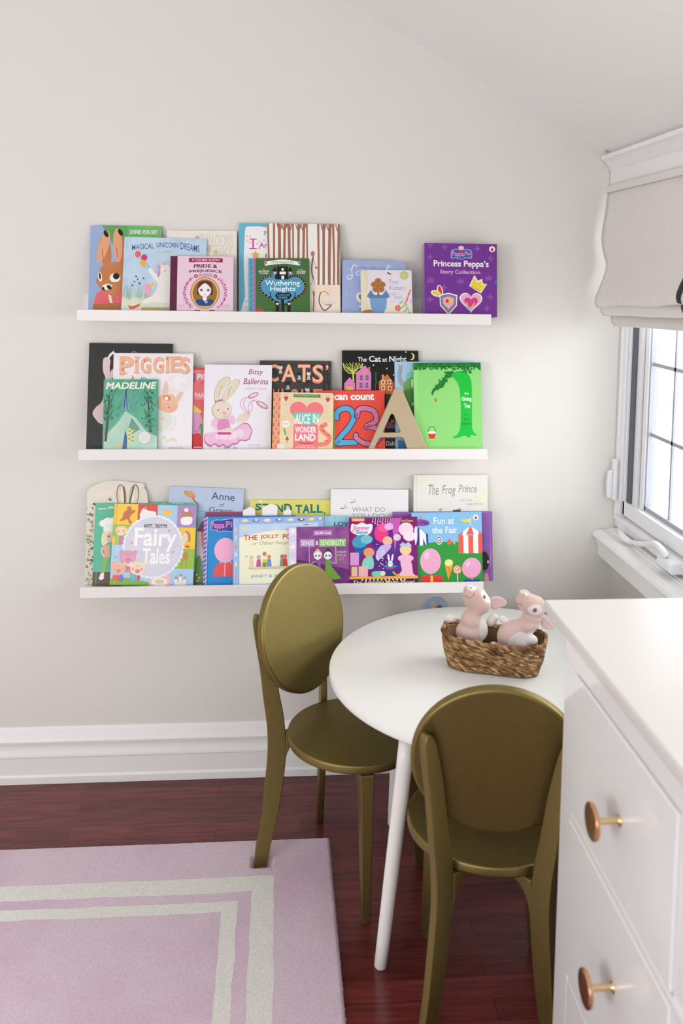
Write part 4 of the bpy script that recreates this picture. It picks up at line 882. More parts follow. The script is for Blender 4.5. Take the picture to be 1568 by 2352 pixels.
def d(a):
    for x, y in ((970, 180), (1250, 190), (845, 265), (1365, 270), (965, 525), (1360, 600), (845, 630), (1110, 610), (1330, 700), (850, 160)):
        a.E((134, 84, 160), x, y, 8, 30); a.E((134, 84, 160), x, y, 30, 8)
    for x, y in ((850, 460), (1105, 465), (1345, 435)): a.P((134, 84, 160), [(x-30, y-22), (x-14, y), (x, y-26), (x+14, y), (x+30, y-22), (x+26, y+26), (x-26, y+26)])
    a.P((140, 180, 220), [(1022, 250), (1030, 206), (1070, 192), (1112, 202), (1160, 192), (1200, 206), (1206, 250), (1196, 274), (1150, 270), (1112, 284), (1060, 272), (1030, 278)], 3)
    a.P((44, 80, 160), [(1028, 248), (1036, 212), (1072, 200), (1112, 210), (1158, 200), (1194, 212), (1200, 248), (1190, 268), (1150, 264), (1112, 278), (1062, 266), (1036, 270)], 3)
    a.T((230, 140, 180), 'Peppa', 1036, 212, 1136, 270, .03); a.T((230, 140, 180), 'Pig', 1142, 212, 1196, 266, .03)
    a.E((236, 190, 206), 1112, 184, 24, 18); a.R((200, 50, 50), 1094, 202, 1130, 222, 5)
    a.E(W_, 1378, 190, 26); a.E((200, 40, 50), 1378, 193, 12, 14); a.L((60, 100, 50), [(1378, 180), (1384, 172)], 3)
    a.T(W_, 'Princess Peppa’s', 876, 292, 1348, 362, .04); a.T((228, 190, 224), 'Story Collection', 932, 374, 1274, 416, .015)
    # plain stand-ins: crown, plumes, round pendant, balloon shapes
    a.P(W_, [(1180, 510), (1225, 415), (1256, 465), (1290, 445), (1300, 490), (1334, 490), (1280, 572)]); a.P((232, 206, 60), [(1190, 512), (1226, 428), (1252, 482), (1286, 458), (1290, 502), (1326, 492), (1276, 562)])
    for k in range(4): a.E((120, 180, 90) if k % 2 else (220, 70, 60), 1206+k*20, 518+k*9, 5)
    a.heart(W_, 1195, 640, 98, 96); a.heart((232, 170, 194), 1195, 640, 88, 86); a.heart((206, 60, 140), 1195, 650, 58, 56)
    a.L((236, 190, 70), [(1158, 650), (1172, 690), (1200, 690), (1226, 650)], 10, 5); a.E((120, 190, 210), 1172, 698, 15)
    a.E(W_, 930, 560, 26, 56, -10); a.E((214, 50, 50), 930, 556, 16, 44, -8); a.E(W_, 896, 578, 44, 26, 20); a.E((236, 200, 60), 898, 578, 36, 18, 20)
    a.P(W_, [(926, 590), (1004, 570), (1078, 590), (1074, 680), (1004, 760), (930, 680)]); a.P((126, 128, 136), [(934, 598), (1004, 580), (1070, 598), (1066, 676), (1004, 748), (938, 676)]); a.P((232, 170, 194), [(954, 616), (1004, 602), (1050, 616), (1048, 664), (1004, 712), (958, 664)]); a.R((214, 50, 50), 980, 626, 1004, 656); a.R((236, 200, 60), 1004, 626, 1028, 656)
    a.E((40, 110, 180), 1424, 472, 28, 26)
book('slipcase', 'purple slipcase of stories with a yellow crown, overhanging the right end of the top ledge', (112, 48, 142), d, 'box', spine=(176, 150, 186), name='book_slipcase', edge=(112, 48, 142))

# ================================================================== middle ledge
def d(a):
    pk = (222, 198, 200, 214, 186, 190)
    a.P(pk, [(325, 300), (345, 265), (380, 262), (412, 300), (405, 380), (420, 470), (440, 520), (470, 640), (470, 1000), (330, 1035), (260, 980), (220, 910), (260, 840), (335, 760), (360, 520), (328, 420)], 4)
    a.P((240, 232, 230), [(375, 265), (400, 220), (450, 180), (448, 200), (466, 204), (430, 230), (396, 272)]); a.L((200, 170, 174), [(330, 760), (310, 800), (260, 840)], 3); a.E(pk, 450, 450, 34, 54); a.ring(W_, 690, 205, 26, 14, 3)
    a.L((190, 160, 164), [(262, 985), (300, 945)], 3)
book('black', 'large black book with a pale pink curving figure, far left on the middle ledge', (30, 31, 29), d, 'hard', spine=(60, 70, 70))
def d(a):
    op = (232, 186, 160, 236, 170, 132)
    for i, (ch_, x0, x1, y0, y1) in enumerate((('P', 530, 690, 246, 460), ('I', 692, 760, 246, 440), ('G', 768, 888, 254, 445), ('G', 912, 1036, 248, 440), ('I', 1052, 1108, 244, 438), ('E', 1115, 1238, 242, 428), ('S', 1226, 1338, 250, 448))):
        if ch_ == 'I':
            m_ = (x0+x1)/2
            for o_x, c_ in ((7, (176, 156, 146)), (0, op)): a.R(c_, m_-16+o_x, y0+o_x, m_+16+o_x, y1+o_x); a.P(c_, [(x0+o_x, y0+o_x), (x1+o_x, y0+o_x), (x1-12+o_x, y0+22+o_x), (x0+12+o_x, y0+22+o_x)]); a.P(c_, [(x0+12+o_x, y1-20+o_x), (x1-12+o_x, y1-20+o_x), (x1+o_x, y1+o_x), (x0+o_x, y1+o_x)])
            continue
        a.T((176, 156, 146), ch_, x0+7, y0+7, x1+7, y1+7, .06)
        a.T(op, ch_, x0, y0, x1, y1, .06)
        if ch_ == 'P': a.R(op, x0, y1-26, x0+90, y1)
    for x, y in ((560, 330), (720, 310), (820, 300), (1000, 370), (1075, 270), (1290, 340), (570, 400)): a.E((232, 130, 80), x, y, 14, 18)
    a.T((110, 106, 120), 'in', 782, 482, 832, 510, .02); a.P((220, 150, 110), [(665, 515), (684, 462), (708, 510)])
    a.E((232, 228, 228), 1160, 540, 75, 70); a.E((236, 232, 232), 1230, 530, 80, 80); a.E((230, 226, 226), 1275, 590, 52, 46); a.ring((206, 200, 204), 1205, 560, 120, 90, 3); a.P((226, 222, 226), [(1130, 600), (1240, 650), (1210, 690), (1105, 660)])
    a.P((228, 190, 170), [(1030, 690), (1050, 560), (1075, 545), (1100, 660)], 4); a.P((228, 190, 170), [(1190, 710), (1240, 660), (1272, 665), (1215, 780)], 4)
    a.P((234, 196, 170, 228, 170, 140), [(990, 720), (1060, 680), (1150, 690), (1205, 770), (1200, 860), (1120, 905), (1030, 880), (985, 850)], 4); a.E((200, 120, 90), 1080, 730, 44, 30, 20); a.E((238, 232, 226), 1076, 735, 22)
    a.E((232, 176, 160), 1085, 808, 30, 26); a.E((160, 90, 80), 1076, 806, 4); a.E((160, 90, 80), 1094, 806, 4); a.E((206, 110, 110), 1110, 838, 14, 8)
    a.P((214, 222, 210), [(990, 900), (1040, 890), (1120, 920), (1150, 1000), (1100, 1080), (1000, 1120), (980, 1050)], 4); a.L((200, 206, 206), [(1180, 950), (1190, 1010), (1140, 1090), (1080, 1110)], 6, 5); a.E((226, 190, 170), 1040, 970, 24, 18)
    for x, y in ((1060, 1190), (1150, 1210), (1100, 1230), (1180, 1220)): a.E(random.choice([(226, 216, 180), (206, 216, 196), (232, 210, 200)]), x, y, 26, 20)
    a.T((150, 150, 160), 'IN THE KITCHEN', 1115, 1298, 1270, 1320)
book('piggies', 'white book with large orange capital letters and a chef in a tall hat', (232, 228, 230), d, 'hard')
def d(a):
    for k in range(70): x, y = random.uniform(340, 970), random.uniform(520, 1150); a.L(random.choice([(60, 150, 120), (90, 170, 140), (40, 120, 120), (110, 180, 150)]), [(x, y), (x+30, y-38)], 10)
    a.P((150, 196, 172, 180, 208, 190), [(350, 1330), (350, 1180), (520, 1000), (600, 880), (720, 960), (860, 1130), (975, 1180), (975, 1390), (350, 1390)])
    a.P((130, 180, 190), [(595, 640), (612, 640), (640, 860), (560, 870)]); a.P((50, 90, 130), [(598, 600), (610, 600), (625, 860), (610, 860), (604, 700), (590, 860), (572, 860)])
    a.L((30, 80, 90), [(670, 970), (770, 1100)], 10); a.P((90, 150, 130), [(640, 1060), (670, 970), (770, 1100), (700, 1140)])
    for x0, bot, s in ((390, 1230, 1), (880, 1130, -1)):
        a.L((70, 52, 50), [(x0-20*s, bot), (x0, 980), (x0+10*s, 800), (x0+20*s, 660)], 34, 5, w1=8)
        for (dx, dy, ex, ey) in ((0, 960, 55, 870), (0, 860, -40, 780), (5, 800, 60, 700), (0, 900, -50, 850)): a.L((60, 46, 44), [(x0+dx*s, dy), (x0+ex*s*.6, (dy+ey)/2+20), (x0+ex*s, ey)], 8, 4)
        for k in range(46): a.E(random.choice([(20, 110, 70), (40, 140, 80), (20, 90, 80), (60, 150, 90), (30, 120, 110)]), x0+random.gauss(0, 34), random.uniform(640, 1000 if s > 0 else 1100), random.uniform(10, 20), random.uniform(8, 14), random.uniform(0, 180), n=9)
    a.P((60, 76, 140), [(600, 1100), (565, 1320), (560, 1390), (625, 1390), (622, 1180)]) 
    for k in range(8): a.E((222, 196, 84), 650+38*(k % 2), 1085+k*22, 17, 15, n=10); a.E((90, 70, 50), 650+38*(k % 2), 1072+k*22, 12, 5, n=8)
    a.E((206, 186, 120), 522, 1275, 24, 34); a.E((150, 160, 156), 828, 1195, 76); a.E((214, 212, 210), 828, 1193, 72)
    a.T((240, 238, 214), 'MADELINE', 360, 545, 965, 625, .05, shear=.18)
book('green', 'small glossy green book with a tall tower between two leafy trees and a silver seal', (70, 150, 122, 96, 172, 146), d, 'hard', spine=(210, 206, 160), gloss=.18)
def d(a):
    a.R((214, 60, 66), -30, 238, 780, 262); a.R((230, 150, 150, 220, 100, 104), 60, 262, 160, 560); a.R((70, 110, 180), 60, 300, 76, 380); a.T(W_, 'PIG', 96, 300, 190, 360, .03); a.T((244, 200, 206), 'PARTY', 70, 490, 240, 540, .03)
    a.P((226, 206, 90), [(60, 610), (150, 680), (60, 726)]); a.E((214, 150, 190), 95, 800, 62, 120); a.P((90, 150, 80), [(130, 800), (180, 800), (180, 940), (140, 920)])
    a.L((150, 40, 90), [(66, 870), (110, 868), (132, 810)], 5, 5); a.E((206, 50, 54), 100, 980, 62, 90); a.R((230, 200, 200), 66, 1026, 150, 1040)
book('redparty', 'red and pink book showing only as a narrow strip on the middle ledge', (214, 70, 80, 224, 120, 124), d, 'hard')
def d(a):
    ol = (160, 140, 120); fu = (226, 216, 198, 216, 204, 182); pk = (226, 178, 208, 232, 196, 218); dk = (190, 110, 160)
    a.R((226, 226, 232), 155, 205, 182, 1100)
    for pts in ([(272, 570), (268, 480), (300, 390), (360, 335), (415, 338), (420, 390), (370, 440), (340, 500), (320, 560)], [(350, 575), (356, 500), (400, 420), (460, 360), (510, 358), (518, 400), (470, 480), (400, 560)]):
        a.P(ol, pts, 5); cx = sum(p[0] for p in pts)/len(pts); cy = sum(p[1] for p in pts)/len(pts); a.P(fu, [(cx+(x-cx)*.95, cy+(y-cy)*.97) for x, y in pts], 5); a.L((196, 172, 146), [(cx-28, cy+70), (cx-14, cy), (cx+10, cy-30)], 9, 4)
    a.P((190, 110, 160), [(270, 565), (300, 575), (312, 560), (352, 550), (355, 590), (315, 580), (300, 592), (275, 598)])
    a.E(ol, 342, 665, 100, 94); a.E(fu, 343, 664, 96, 90); a.E((70, 50, 46), 307, 664, 7); a.E((70, 50, 46), 405, 652, 7); a.heart((226, 150, 180), 371, 694, 19); a.L((150, 110, 110), [(360, 722), (372, 732), (384, 722)], 3)
    a.P(pk, [(240, 780), (270, 745), (305, 760), (300, 830), (262, 836), (236, 810)], 4); a.P(pk, [(410, 730), (450, 712), (480, 750), (470, 800), (430, 800)], 4)
    a.P((214, 136, 186), [(310, 760), (410, 752), (440, 850), (440, 880), (300, 880), (300, 820)])
    a.P(fu, [(490, 750), (560, 690), (625, 700), (620, 745), (560, 790), (495, 790)], 4); a.P(fu, [(262, 840), (330, 862), (440, 832), (460, 860), (400, 895), (300, 880)], 4)
    skirt = [(175, 975), (182, 905), (240, 885), (300, 882), (370, 905), (440, 890), (470, 850), (520, 815), (560, 795), (600, 792), (632, 820), (655, 870), (640, 920), (628, 955), (585, 972), (540, 968), (500, 1005), (455, 1012), (410, 1045), (360, 1018), (320, 1035), (280, 1008), (240, 1030), (200, 1012)]
    a.P(dk, skirt, 4); a.P(pk, [(415+(x-415)*.965, 915+(y-921)*.88) for x, y in skirt], 4); a.P((238, 210, 228), [(430+(x-415)*.6, 912+(y-921)*.45) for x, y in skirt], 4)
    for x in (250, 330, 420, 520): a.L((206, 150, 190), [(x, 905), (x-10, 960), (x+4, 1000)], 4, 4)
    a.R((190, 70, 130), 305, 885, 440, 908)
    for pts in ([(615, 700), (560, 660), (528, 600), (560, 545), (620, 530)], [(618, 700), (610, 620), (640, 570), (700, 560)], [(620, 700), (590, 660), (560, 600), (590, 545)], [(622, 700), (650, 640), (640, 590), (690, 560)]): a.L((206, 150, 190), pts, 7, 6)
    a.E((196, 130, 176), 658, 515, 58, 26, -25); a.E((226, 214, 200), 660, 513, 42, 14, -25); a.E((196, 130, 176), 750, 610, 68, 28, 30); a.E((226, 214, 200), 750, 608, 50, 15, 30)
    a.T((160, 60, 120), 'Bitsy', 606, 250, 758, 320, .01, shear=.25); a.T((160, 60, 120), 'Ballerina', 556, 342, 806, 404, .01, shear=.25); a.T((222, 150, 170), 'Learns to Dance', 572, 426, 790, 458, 0, shear=.25); a.T((214, 160, 190), 'Sarah Lucas', 612, 1000, 734, 1018, 0, shear=.2)
    a.P((176, 196, 220), [(370, 1020), (420, 1045), (420, 1100), (370, 1100)]); a.P((176, 196, 220), [(470, 1015), (510, 1050), (500, 1100), (470, 1100)])
book('bunny', 'white book with a rabbit in a pink ballet skirt holding ribbon shoes', (230, 228, 236), d, 'hard')
def d(a):
    for y in (208, 296, 380, 470): a.L((24, 24, 26), [(725, y), (1450, y+4)], 7)
    for p in (((850, 240), (1000, 420)), ((1340, 220), (1120, 480)), ((1370, 200), (1370, 480)), ((1390, 210), (1420, 480)), ((780, 210), (760, 480))): a.L((24, 24, 26), p, 9)
    for ch_, x0, x1 in (('C', 805, 915), ('A', 940, 1090), ('T', 1105, 1230), ('S', 1250, 1362), ('’', 1384, 1412)):
        y0, y1 = (204, 382) if ch_ != '’' else (206, 262); a.T((230, 140, 110), ch_, x0, y0, x1, y1+(14 if ch_ == 'S' else 0), .05); a.T((238, 196, 160), ch_, x0+5, y0+7, x1-5, y1-6, -.01)
    for ch_, x0, x1 in (('N', 860, 920), ('I', 945, 962), ('G', 1020, 1110), ('H', 1140, 1225), ('T', 1260, 1350)): a.T((230, 150, 120), ch_, x0, 452, x1, 640, .04)
    for x, y, b_ in ((932, 240, 0), (1120, 300, 1), (1214, 300, 0), (1008, 400, 1), (1200, 462, 0)):
        c1, c2 = ((222, 214, 200), (120, 110, 104)) if not b_ else ((24, 24, 26), (170, 190, 170)); a.E(c1, x, y, 20, 16); a.P(c1, [(x-20, y-4), (x-18, y-24), (x-4, y-10)]); a.P(c1, [(x+20, y-4), (x+18, y-24), (x+4, y-10)]); a.P(c2 if b_ else (200, 190, 176), [(x-8, y+14), (x+8, y+14), (x+20, y+58), (x-20, y+58)])
book('cats', 'dark grey book with light-bulb style orange capitals, behind the white rabbit book', (58, 55, 54, 68, 63, 61), d, 'hard', spine=(200, 130, 110))
def d(a):
    a.R((220, 120, 90), 842, 480, 925, 1150)
    for k in range(9):
        y = 520+k*84
        for s, c_ in ((44, (216, 204, 170)), (36, (220, 96, 70)), (28, (216, 204, 170)), (20, (226, 120, 110))): a.P(c_, [(888, y-s*1.1), (888+s*.9, y), (888, y+s*1.1), (888-s*.9, y)])
        a.P((230, 160, 80), [(850, y-42), (862, y-18), (850, y)]); a.P((230, 160, 80), [(925, y-42), (912, y-18), (925, y)])
    gp = (232, 120, 128)
    a.P((70, 130, 70), [(1045, 506), (1335, 506), (1318, 518), (1335, 534), (1045, 534), (1062, 520)]); a.R((60, 124, 66), 1062, 502, 1316, 530); a.T((226, 224, 190), 'LITTLE MASTER CARROLL', 1072, 508, 1306, 522)
    a.heart((206, 70, 50), 980, 548, 22, 32); a.heart((206, 70, 50), 1402, 552, 22, 32); a.R((140, 190, 180), 965, 505, 995, 515); a.R((140, 190, 180), 1388, 508, 1418, 518)
    for x, s in ((985, 1), (1390, -1)): a.E((236, 190, 190), x, 612, 34, 18); a.L((236, 190, 190), [(x+28*s, 600), (x+38*s, 560), (x+30*s, 520), (x+44*s, 512)], 7, 5); a.L((206, 196, 160), [(x, 628), (x+5, 690)], 4); a.ring((206, 190, 150), x+4*s, 710, 18, 20, 4); a.ring((206, 190, 150), x-24*s, 748, 16, 16, 4)
    # plain stand-in: a pink heart-like shape and panel carrying the title
    a.heart(gp, 1190, 690, 172, 150); a.R(gp, 1062, 800, 1310, 1150, 26); a.P((110, 196, 176), [(1060, 690), (1325, 690), (1300, 760), (1250, 806), (1140, 806), (1085, 760)], 3)
    a.P((206, 84, 70), [(1100, 985), (1285, 985), (1240, 1000), (1140, 1000)]); a.L((230, 130, 120), [(1310, 1005), (1400, 990), (1425, 930), (1370, 880), (1340, 830), (1400, 795)], 44, 6)
    for x, y in ((1395, 965), (1410, 905), (1362, 868), (1352, 820)): a.L((206, 84, 80), [(x-20, y-6), (x+20, y+6)], 8)
    a.T(W_, 'ALICE', 1074, 700, 1226, 800, .04); a.T(W_, 'IN', 1254, 700, 1312, 790, .04); a.T(W_, 'WONDER', 1078, 826, 1290, 888, .05); a.T(W_, 'LAND', 1078, 898, 1284, 968, .06)
    a.T((240, 200, 190), 'A COLORS PRIMER BY', 1106, 1012, 1270, 1026); a.T((240, 220, 210), 'JENNIFER ADAMS', 1080, 1028, 1290, 1046, .02)
    a.E((236, 230, 220), 982, 805, 42, 36); a.T((206, 150, 140), 'ALISON OLIVER', 952, 796, 1010, 812); a.L((90, 150, 90), [(975, 850), (968, 870), (985, 885), (975, 900), (990, 910)], 12, 4)
    a.P((206, 70, 60), [(980, 965), (1000, 920), (1022, 965)]); a.R((120, 190, 180), 994, 965, 1008, 995); a.R((230, 224, 216), 905, 1008, 975, 1150)
book('pinkbook', 'small tan board book with a pink heart shape, blocky white title and orange diamond spine', (226, 210, 172, 220, 202, 160), d, 'board', spine=(216, 180, 70), name='board_book', radius=.006)
def d(a):
    a.T(W_, 'can count', 66, 484, 430, 546, .07)
    def num(c, ol, pts, w): a.L(ol, pts, w+14, 9); a.E(ol, pts[0][0], pts[0][1], (w+14)/2); a.E(ol, pts[-1][0], pts[-1][1], (w+14)/2); a.L(c, pts, w, 9); a.E(c, pts[0][0], pts[0][1], w/2); a.E(c, pts[-1][0], pts[-1][1], w/2)
    num((86, 166, 208), (50, 30, 50), [(90, 705), (90, 660), (140, 625), (210, 630), (245, 700), (200, 790), (130, 870), (92, 928), (160, 928), (260, 926)], 46)
    num((204, 120, 160), (50, 30, 50), [(272, 690), (290, 630), (360, 622), (430, 650), (445, 730), (380, 775), (360, 785), (440, 800), (480, 870), (420, 935), (340, 935), (270, 890), (262, 862)], 42)
    a.E((150, 90, 150), 268, 686, 17, 28); a.R((90, 170, 80), 60, 650, 72, 1040)
    a.R((226, 70, 60), -84, 1000, -80, 1001)
book('count', 'red counting book with a big blue 2 and pink 3 on its cover', (226, 76, 60), d, 'hard')
def d(a):
    a.T(W_, 'The', 278, 158, 358, 198, .02); a.T(W_, 'Cat', 380, 146, 486, 200, .03); a.T(W_, 'at', 500, 166, 542, 198, .02); a.T(W_, 'Night', 562, 148, 718, 214, .03)
    a.E((226, 226, 150), 762, 151, 27, 32); a.E((12, 14, 14), 750, 149, 25, 30)
    for x, y in ((712, 110), (420, 230), (600, 318), (700, 300), (540, 260)): a.E(W_, x, y, 6)
    a.L((200, 206, 90), [(238, 300), (240, 380)], 14)
    for k in range(9): t = math.radians(180+k*22.5); a.L((200, 206, 90), [(238, 305), (238+45*math.cos(t)-5, 265+20*math.sin(t)), (238+88*math.cos(t), 240+24*math.sin(t)*1.5)], 5, 4)
    a.L((200, 206, 90), [(148, 212), (160, 262), (200, 300), (238, 306), (280, 298), (312, 262), (322, 214)], 8, 4)
    for x in (180, 215, 262, 292): a.L((200, 206, 90), [(x, 290), (x+18, 250), (x-6, 214)], 4, 3)
    pk = (214, 124, 178)
    a.P(pk, [(264, 455), (264, 300), (345, 232), (398, 300), (398, 455)]); a.P((206, 120, 60), [(372, 250), (388, 246), (390, 290), (374, 282)]); a.P(pk, [(158, 455), (158, 395), (206, 340), (254, 392), (254, 455)])
    for x, y in ((310, 344), (362, 344), (308, 412), (360, 412)): a.R((50, 70, 140), x-12, y-22, x+12, y+22); a.L((206, 200, 120), [(x, y-22), (x, y+22)], 3); a.L((206, 200, 120), [(x-12, y), (x+12, y)], 3)
    a.R((214, 190, 80), 180, 425, 236, 455); a.R((206, 160, 110), 330, 280, 348, 302)
    a.P((206, 106, 46), [(468, 490), (468, 380), (542, 310), (604, 392), (604, 490)]); a.P((220, 150, 70), [(494, 318), (512, 314), (514, 350), (496, 362)])
    for x, y in ((506, 384), (562, 382), (506, 438), (566, 440)): a.R((236, 220, 200), x-16, y-20, x+16, y+20); a.R((150, 70, 50) if x > 540 else (90, 110, 60), x-9, y-13, x+9, y+13)
    a.L((40, 90, 60), [(444, 400), (440, 340), (442, 295)], 12, 4); a.L((140, 80, 50), [(436, 400), (434, 450)], 5); a.P((120, 84, 120), [(530, 720), (640, 790), (640, 800), (520, 800)]); a.R((206, 106, 46), 575, 720, 604, 752)
    a.P((50, 60, 62), [(530, 490), (610, 490), (600, 620), (530, 620)]); a.R((190, 180, 80), 540, 845, 600, 868); a.R((204, 140, 176), 530, 866, 640, 888); a.R((34, 44, 44), 520, 888, 830, 1060); a.T((220, 224, 214), 'Dahlov', 532, 915, 660, 955, .01)
book('night', 'black book with pink and orange houses under a crescent moon', (12, 14, 14), d, 'hard')
def d(a):
    a.P((150, 154, 166), [(655, 222), (672, 236), (692, 224), (685, 290), (680, 340), (700, 380), (712, 440), (680, 415), (650, 380), (645, 300), (655, 250)], 3)
    a.E((122, 190, 176), 765, 350, 50, 60); a.E((106, 164, 80), 755, 430, 60, 80); a.E((86, 146, 66), 740, 520, 60, 80); a.E((106, 160, 76), 775, 380, 34, 40); a.P((74, 132, 60), [(700, 470), (800, 440), (800, 720), (760, 700)]); a.R((216, 222, 226), 765, 356, 785, 430, 8)
    a.E((226, 226, 226), 778, 580, 12); a.P((106, 160, 196, 150, 190, 214), [(605, 840), (660, 830), (740, 860), (1330, 860), (1330, 1060), (605, 1060)]); a.P((60, 120, 170), [(640, 900), (730, 920), (730, 1050), (640, 1050)]); a.R((130, 178, 210), 605, 730, 626, 1060)
book('trunk', 'light blue book with a grey trunk and green bushes, behind the gold letter', (160, 196, 224), d, 'hard')
def d(a):
    dk, md = (18, 116, 40), (16, 184, 58)
    a.R((150, 216, 130), 785, 210, 812, 1060)
    a.R(dk, 780, 208, 1400, 250)
    for k in range(150): a.E(random.choice([dk, (24, 140, 48), (16, 90, 36)]), random.uniform(780, 1400), random.uniform(215, 268), 13, 7, random.uniform(0, 180), n=7)
    # plain generic tree: straight trunk, round-ended boughs, one small fruit
    a.P(md, [(1120, 320), (1180, 285), (1255, 290), (1300, 350), (1312, 450), (1306, 700), (1310, 820), (1350, 870), (1290, 862), (1285, 888), (1230, 868), (1180, 885), (1120, 885), (1170, 850), (1195, 790), (1205, 600), (1195, 440), (1160, 360)], 3)
    a.P(dk, [(1060, 290), (1150, 290), (1120, 320), (1080, 360), (1048, 430), (1010, 440), (965, 470), (955, 500), (938, 490), (950, 450), (990, 410), (1030, 370), (1075, 320)], 3)
    for k in range(60): t = random.random(); x = 1130-150*t; y = 300+150*t**1.2; a.E(random.choice([dk, (24, 140, 48), (16, 90, 36)]), x+random.uniform(-26, 26), y+random.uniform(-20, 20), 12, 7, random.uniform(0, 180), n=7)
    for k in range(16): a.E(dk, 1270+random.uniform(-40, 40), 270+random.uniform(0, 30), 12, 7, random.uniform(0, 180), n=7)
    a.E((206, 60, 40), 978, 546, 11, 14); a.E((206, 140, 40), 984, 546, 5, 10); a.L((50, 100, 50), [(978, 532), (984, 522)], 3)
    a.T((200, 236, 190), 'the', 1240, 474, 1280, 498, .02); a.T((226, 240, 214), 'Giving', 1216, 516, 1306, 566, .05); a.T((226, 240, 214), 'Tree', 1236, 578, 1290, 620, .05); a.T((16, 110, 40), 'by', 1246, 672, 1264, 692); a.T((16, 110, 40), 'Shel', 1232, 705, 1276, 730, .02); a.T((16, 110, 40), 'Silverstein', 1208, 745, 1296, 772, .02)
    a.P((206, 60, 40), [(900, 835), (972, 835), (960, 890), (912, 890)]); a.E((230, 230, 224), 936, 835, 40, 12); a.L((90, 90, 84), [(902, 832), (915, 790), (955, 788), (970, 832)], 6, 5)
book('tree', 'lime green book with a dark green leafy tree, rightmost on the middle ledge', (138, 208, 118), d, 'hard')

# gold letter A standing on the middle ledge
M_lgold = mat('matte_gold_letter', C(182, 164, 134), .45, metal=.35, bump=.1, bscale=900)
e = MB()
def lp(x, y): return ((x-637)/3.92*.001262, (973-y)/3.92*.001262)
outer = [lp(*p) for p in [(358, 975), (596, 425), (606, 408), (622, 402), (650, 402), (664, 407), (674, 420), (918, 975), (742, 975), (725, 960), (694, 868), (684, 846), (660, 838), (486, 842), (466, 850), (432, 920), (428, 955), (440, 975)]]
hole = [lp(*p) for p in [(578, 632), (590, 634), (600, 646), (655, 778), (656, 792), (646, 798), (512, 800), (504, 794), (504, 782), (566, 645)]]
tri = tessellate_polygon([[Vector((*p, 0)) for p in outer], [Vector((*p, 0)) for p in hole]])
al = outer+hole; n = len(al); T_ = .0145
vs = [(u, 0, v) for u, v in al]+[(u, T_, v) for u, v in al]; fs = [tuple(t) for t in tri]+[tuple(n+i for i in reversed(t)) for t in tri]
for st, ln in ((0, len(outer)), (len(outer), len(hole))):
    for i in range(ln): a_, b2_ = st+i, st+(i+1) % ln; fs.append((a_, b2_, n+b2_, n+a_))
e.add(vs, fs, M_lgold); o = e.build('decorative_letter', bevel=.0012, seg=2)
o.location = (.893, -.1050, 1.0216-.0142+.0024); o.rotation_euler = (math.radians(-6), 0, 0); tag(o, 'gold wooden capital letter A standing in front of the books on the middle ledge', 'letter')

# ================================================================== bottom ledge
def ears_shape(w, h):
    k = h/.297; P = [(-.5*w, 0), (.5*w, 0), (.52*w, h*.74), (.49*w, h*.80), (.475*w, h*.88), (.42*w, h*.935), (.30*w, h*.97), (.1*w, h*.995), (-.1*w, h), (-.25*w, h*.985), (-.40*w, h*.95), (-.5*w, h*.91)]
    return P
def d(a):
    for _ in range(5): a.E((232, 214, 204), random.uniform(200, 780), random.uniform(160, 300), 60, 26)
    for (cx, s) in ((532, -1), (676, 1)): a.E((120, 100, 76), cx, 290, 56, 132, 6*s); a.E((214, 198, 178, 226, 212, 196), cx-3*s, 296, 48, 126, 6*s); a.E((232, 222, 210), cx-14*s, 310, 22, 96, 6*s); a.L((110, 94, 60), [(cx+22, 180), (cx+34, 260), (cx+44, 380)] if s < 0 else [(cx-4, 180), (cx-30, 280), (cx-50, 380)], 20, 4)
    for (x, y) in ((405, 330), (230, 380)): a.E((90, 80, 50), x, y, 20, 12, 30); a.L((90, 80, 50), [(x-40, y+5), (x, y-10), (x+18, y-40)], 3)
    for k in range(70): a.E(random.choice([(130, 136, 84), (150, 156, 104), (176, 176, 136), (110, 120, 76), (196, 184, 150)]), random.uniform(145, 235), random.uniform(420, 1290), random.uniform(8, 24), random.uniform(6, 16), random.uniform(0, 180), n=8)
book('ears', 'cream shaped book with two tall rabbit ears, far left on the bottom ledge', (222, 216, 202), d, 'hard', shape=ears_shape)
def d(a):
    a.R((104, 78, 70), 200, 1145, 1400, 1330); a.L((110, 180, 150), [(262, 372), (262, 1330)], 5)
    for k in range(6): a.E((222, 224, 160), 262+k*16, 436, 8)
    a.E((190, 220, 190), 400, 420, 40, 14)
    a.E((236, 236, 230), 320, 600, 46, 40); a.E((240, 240, 236), 370, 575, 50, 40); a.E((236, 236, 230), 430, 590, 56, 56); a.R((232, 232, 226), 322, 620, 440, 690, 8)
    a.P((216, 216, 170, 226, 226, 190), [(320, 700), (400, 690), (440, 700), (400, 790), (330, 850), (305, 800)], 4); a.E((226, 180, 180), 400, 760, 42, 54); a.E((40, 50, 80), 388, 746, 10, 12)
    a.P((226, 160, 150), [(320, 850), (400, 840), (410, 980), (330, 985), (350, 930)]); a.L((236, 190, 180), [(325, 870), (312, 920), (345, 975)], 18, 5); a.P((140, 180, 90), [(335, 985), (395, 985), (350, 1160), (315, 1150)]); a.P((238, 238, 236), [(315, 1155), (350, 1155), (350, 1220), (320, 1235), (290, 1220)])
    for k in range(40): a.E(random.choice([(60, 120, 90), (110, 150, 90), (214, 206, 170)]), random.uniform(240, 1370), 377, 14, 4, n=6)
book('teal', 'teal book with a figure in a white chef hat, behind the patchwork tales book', (84, 176, 144, 96, 186, 156), d, 'hard')
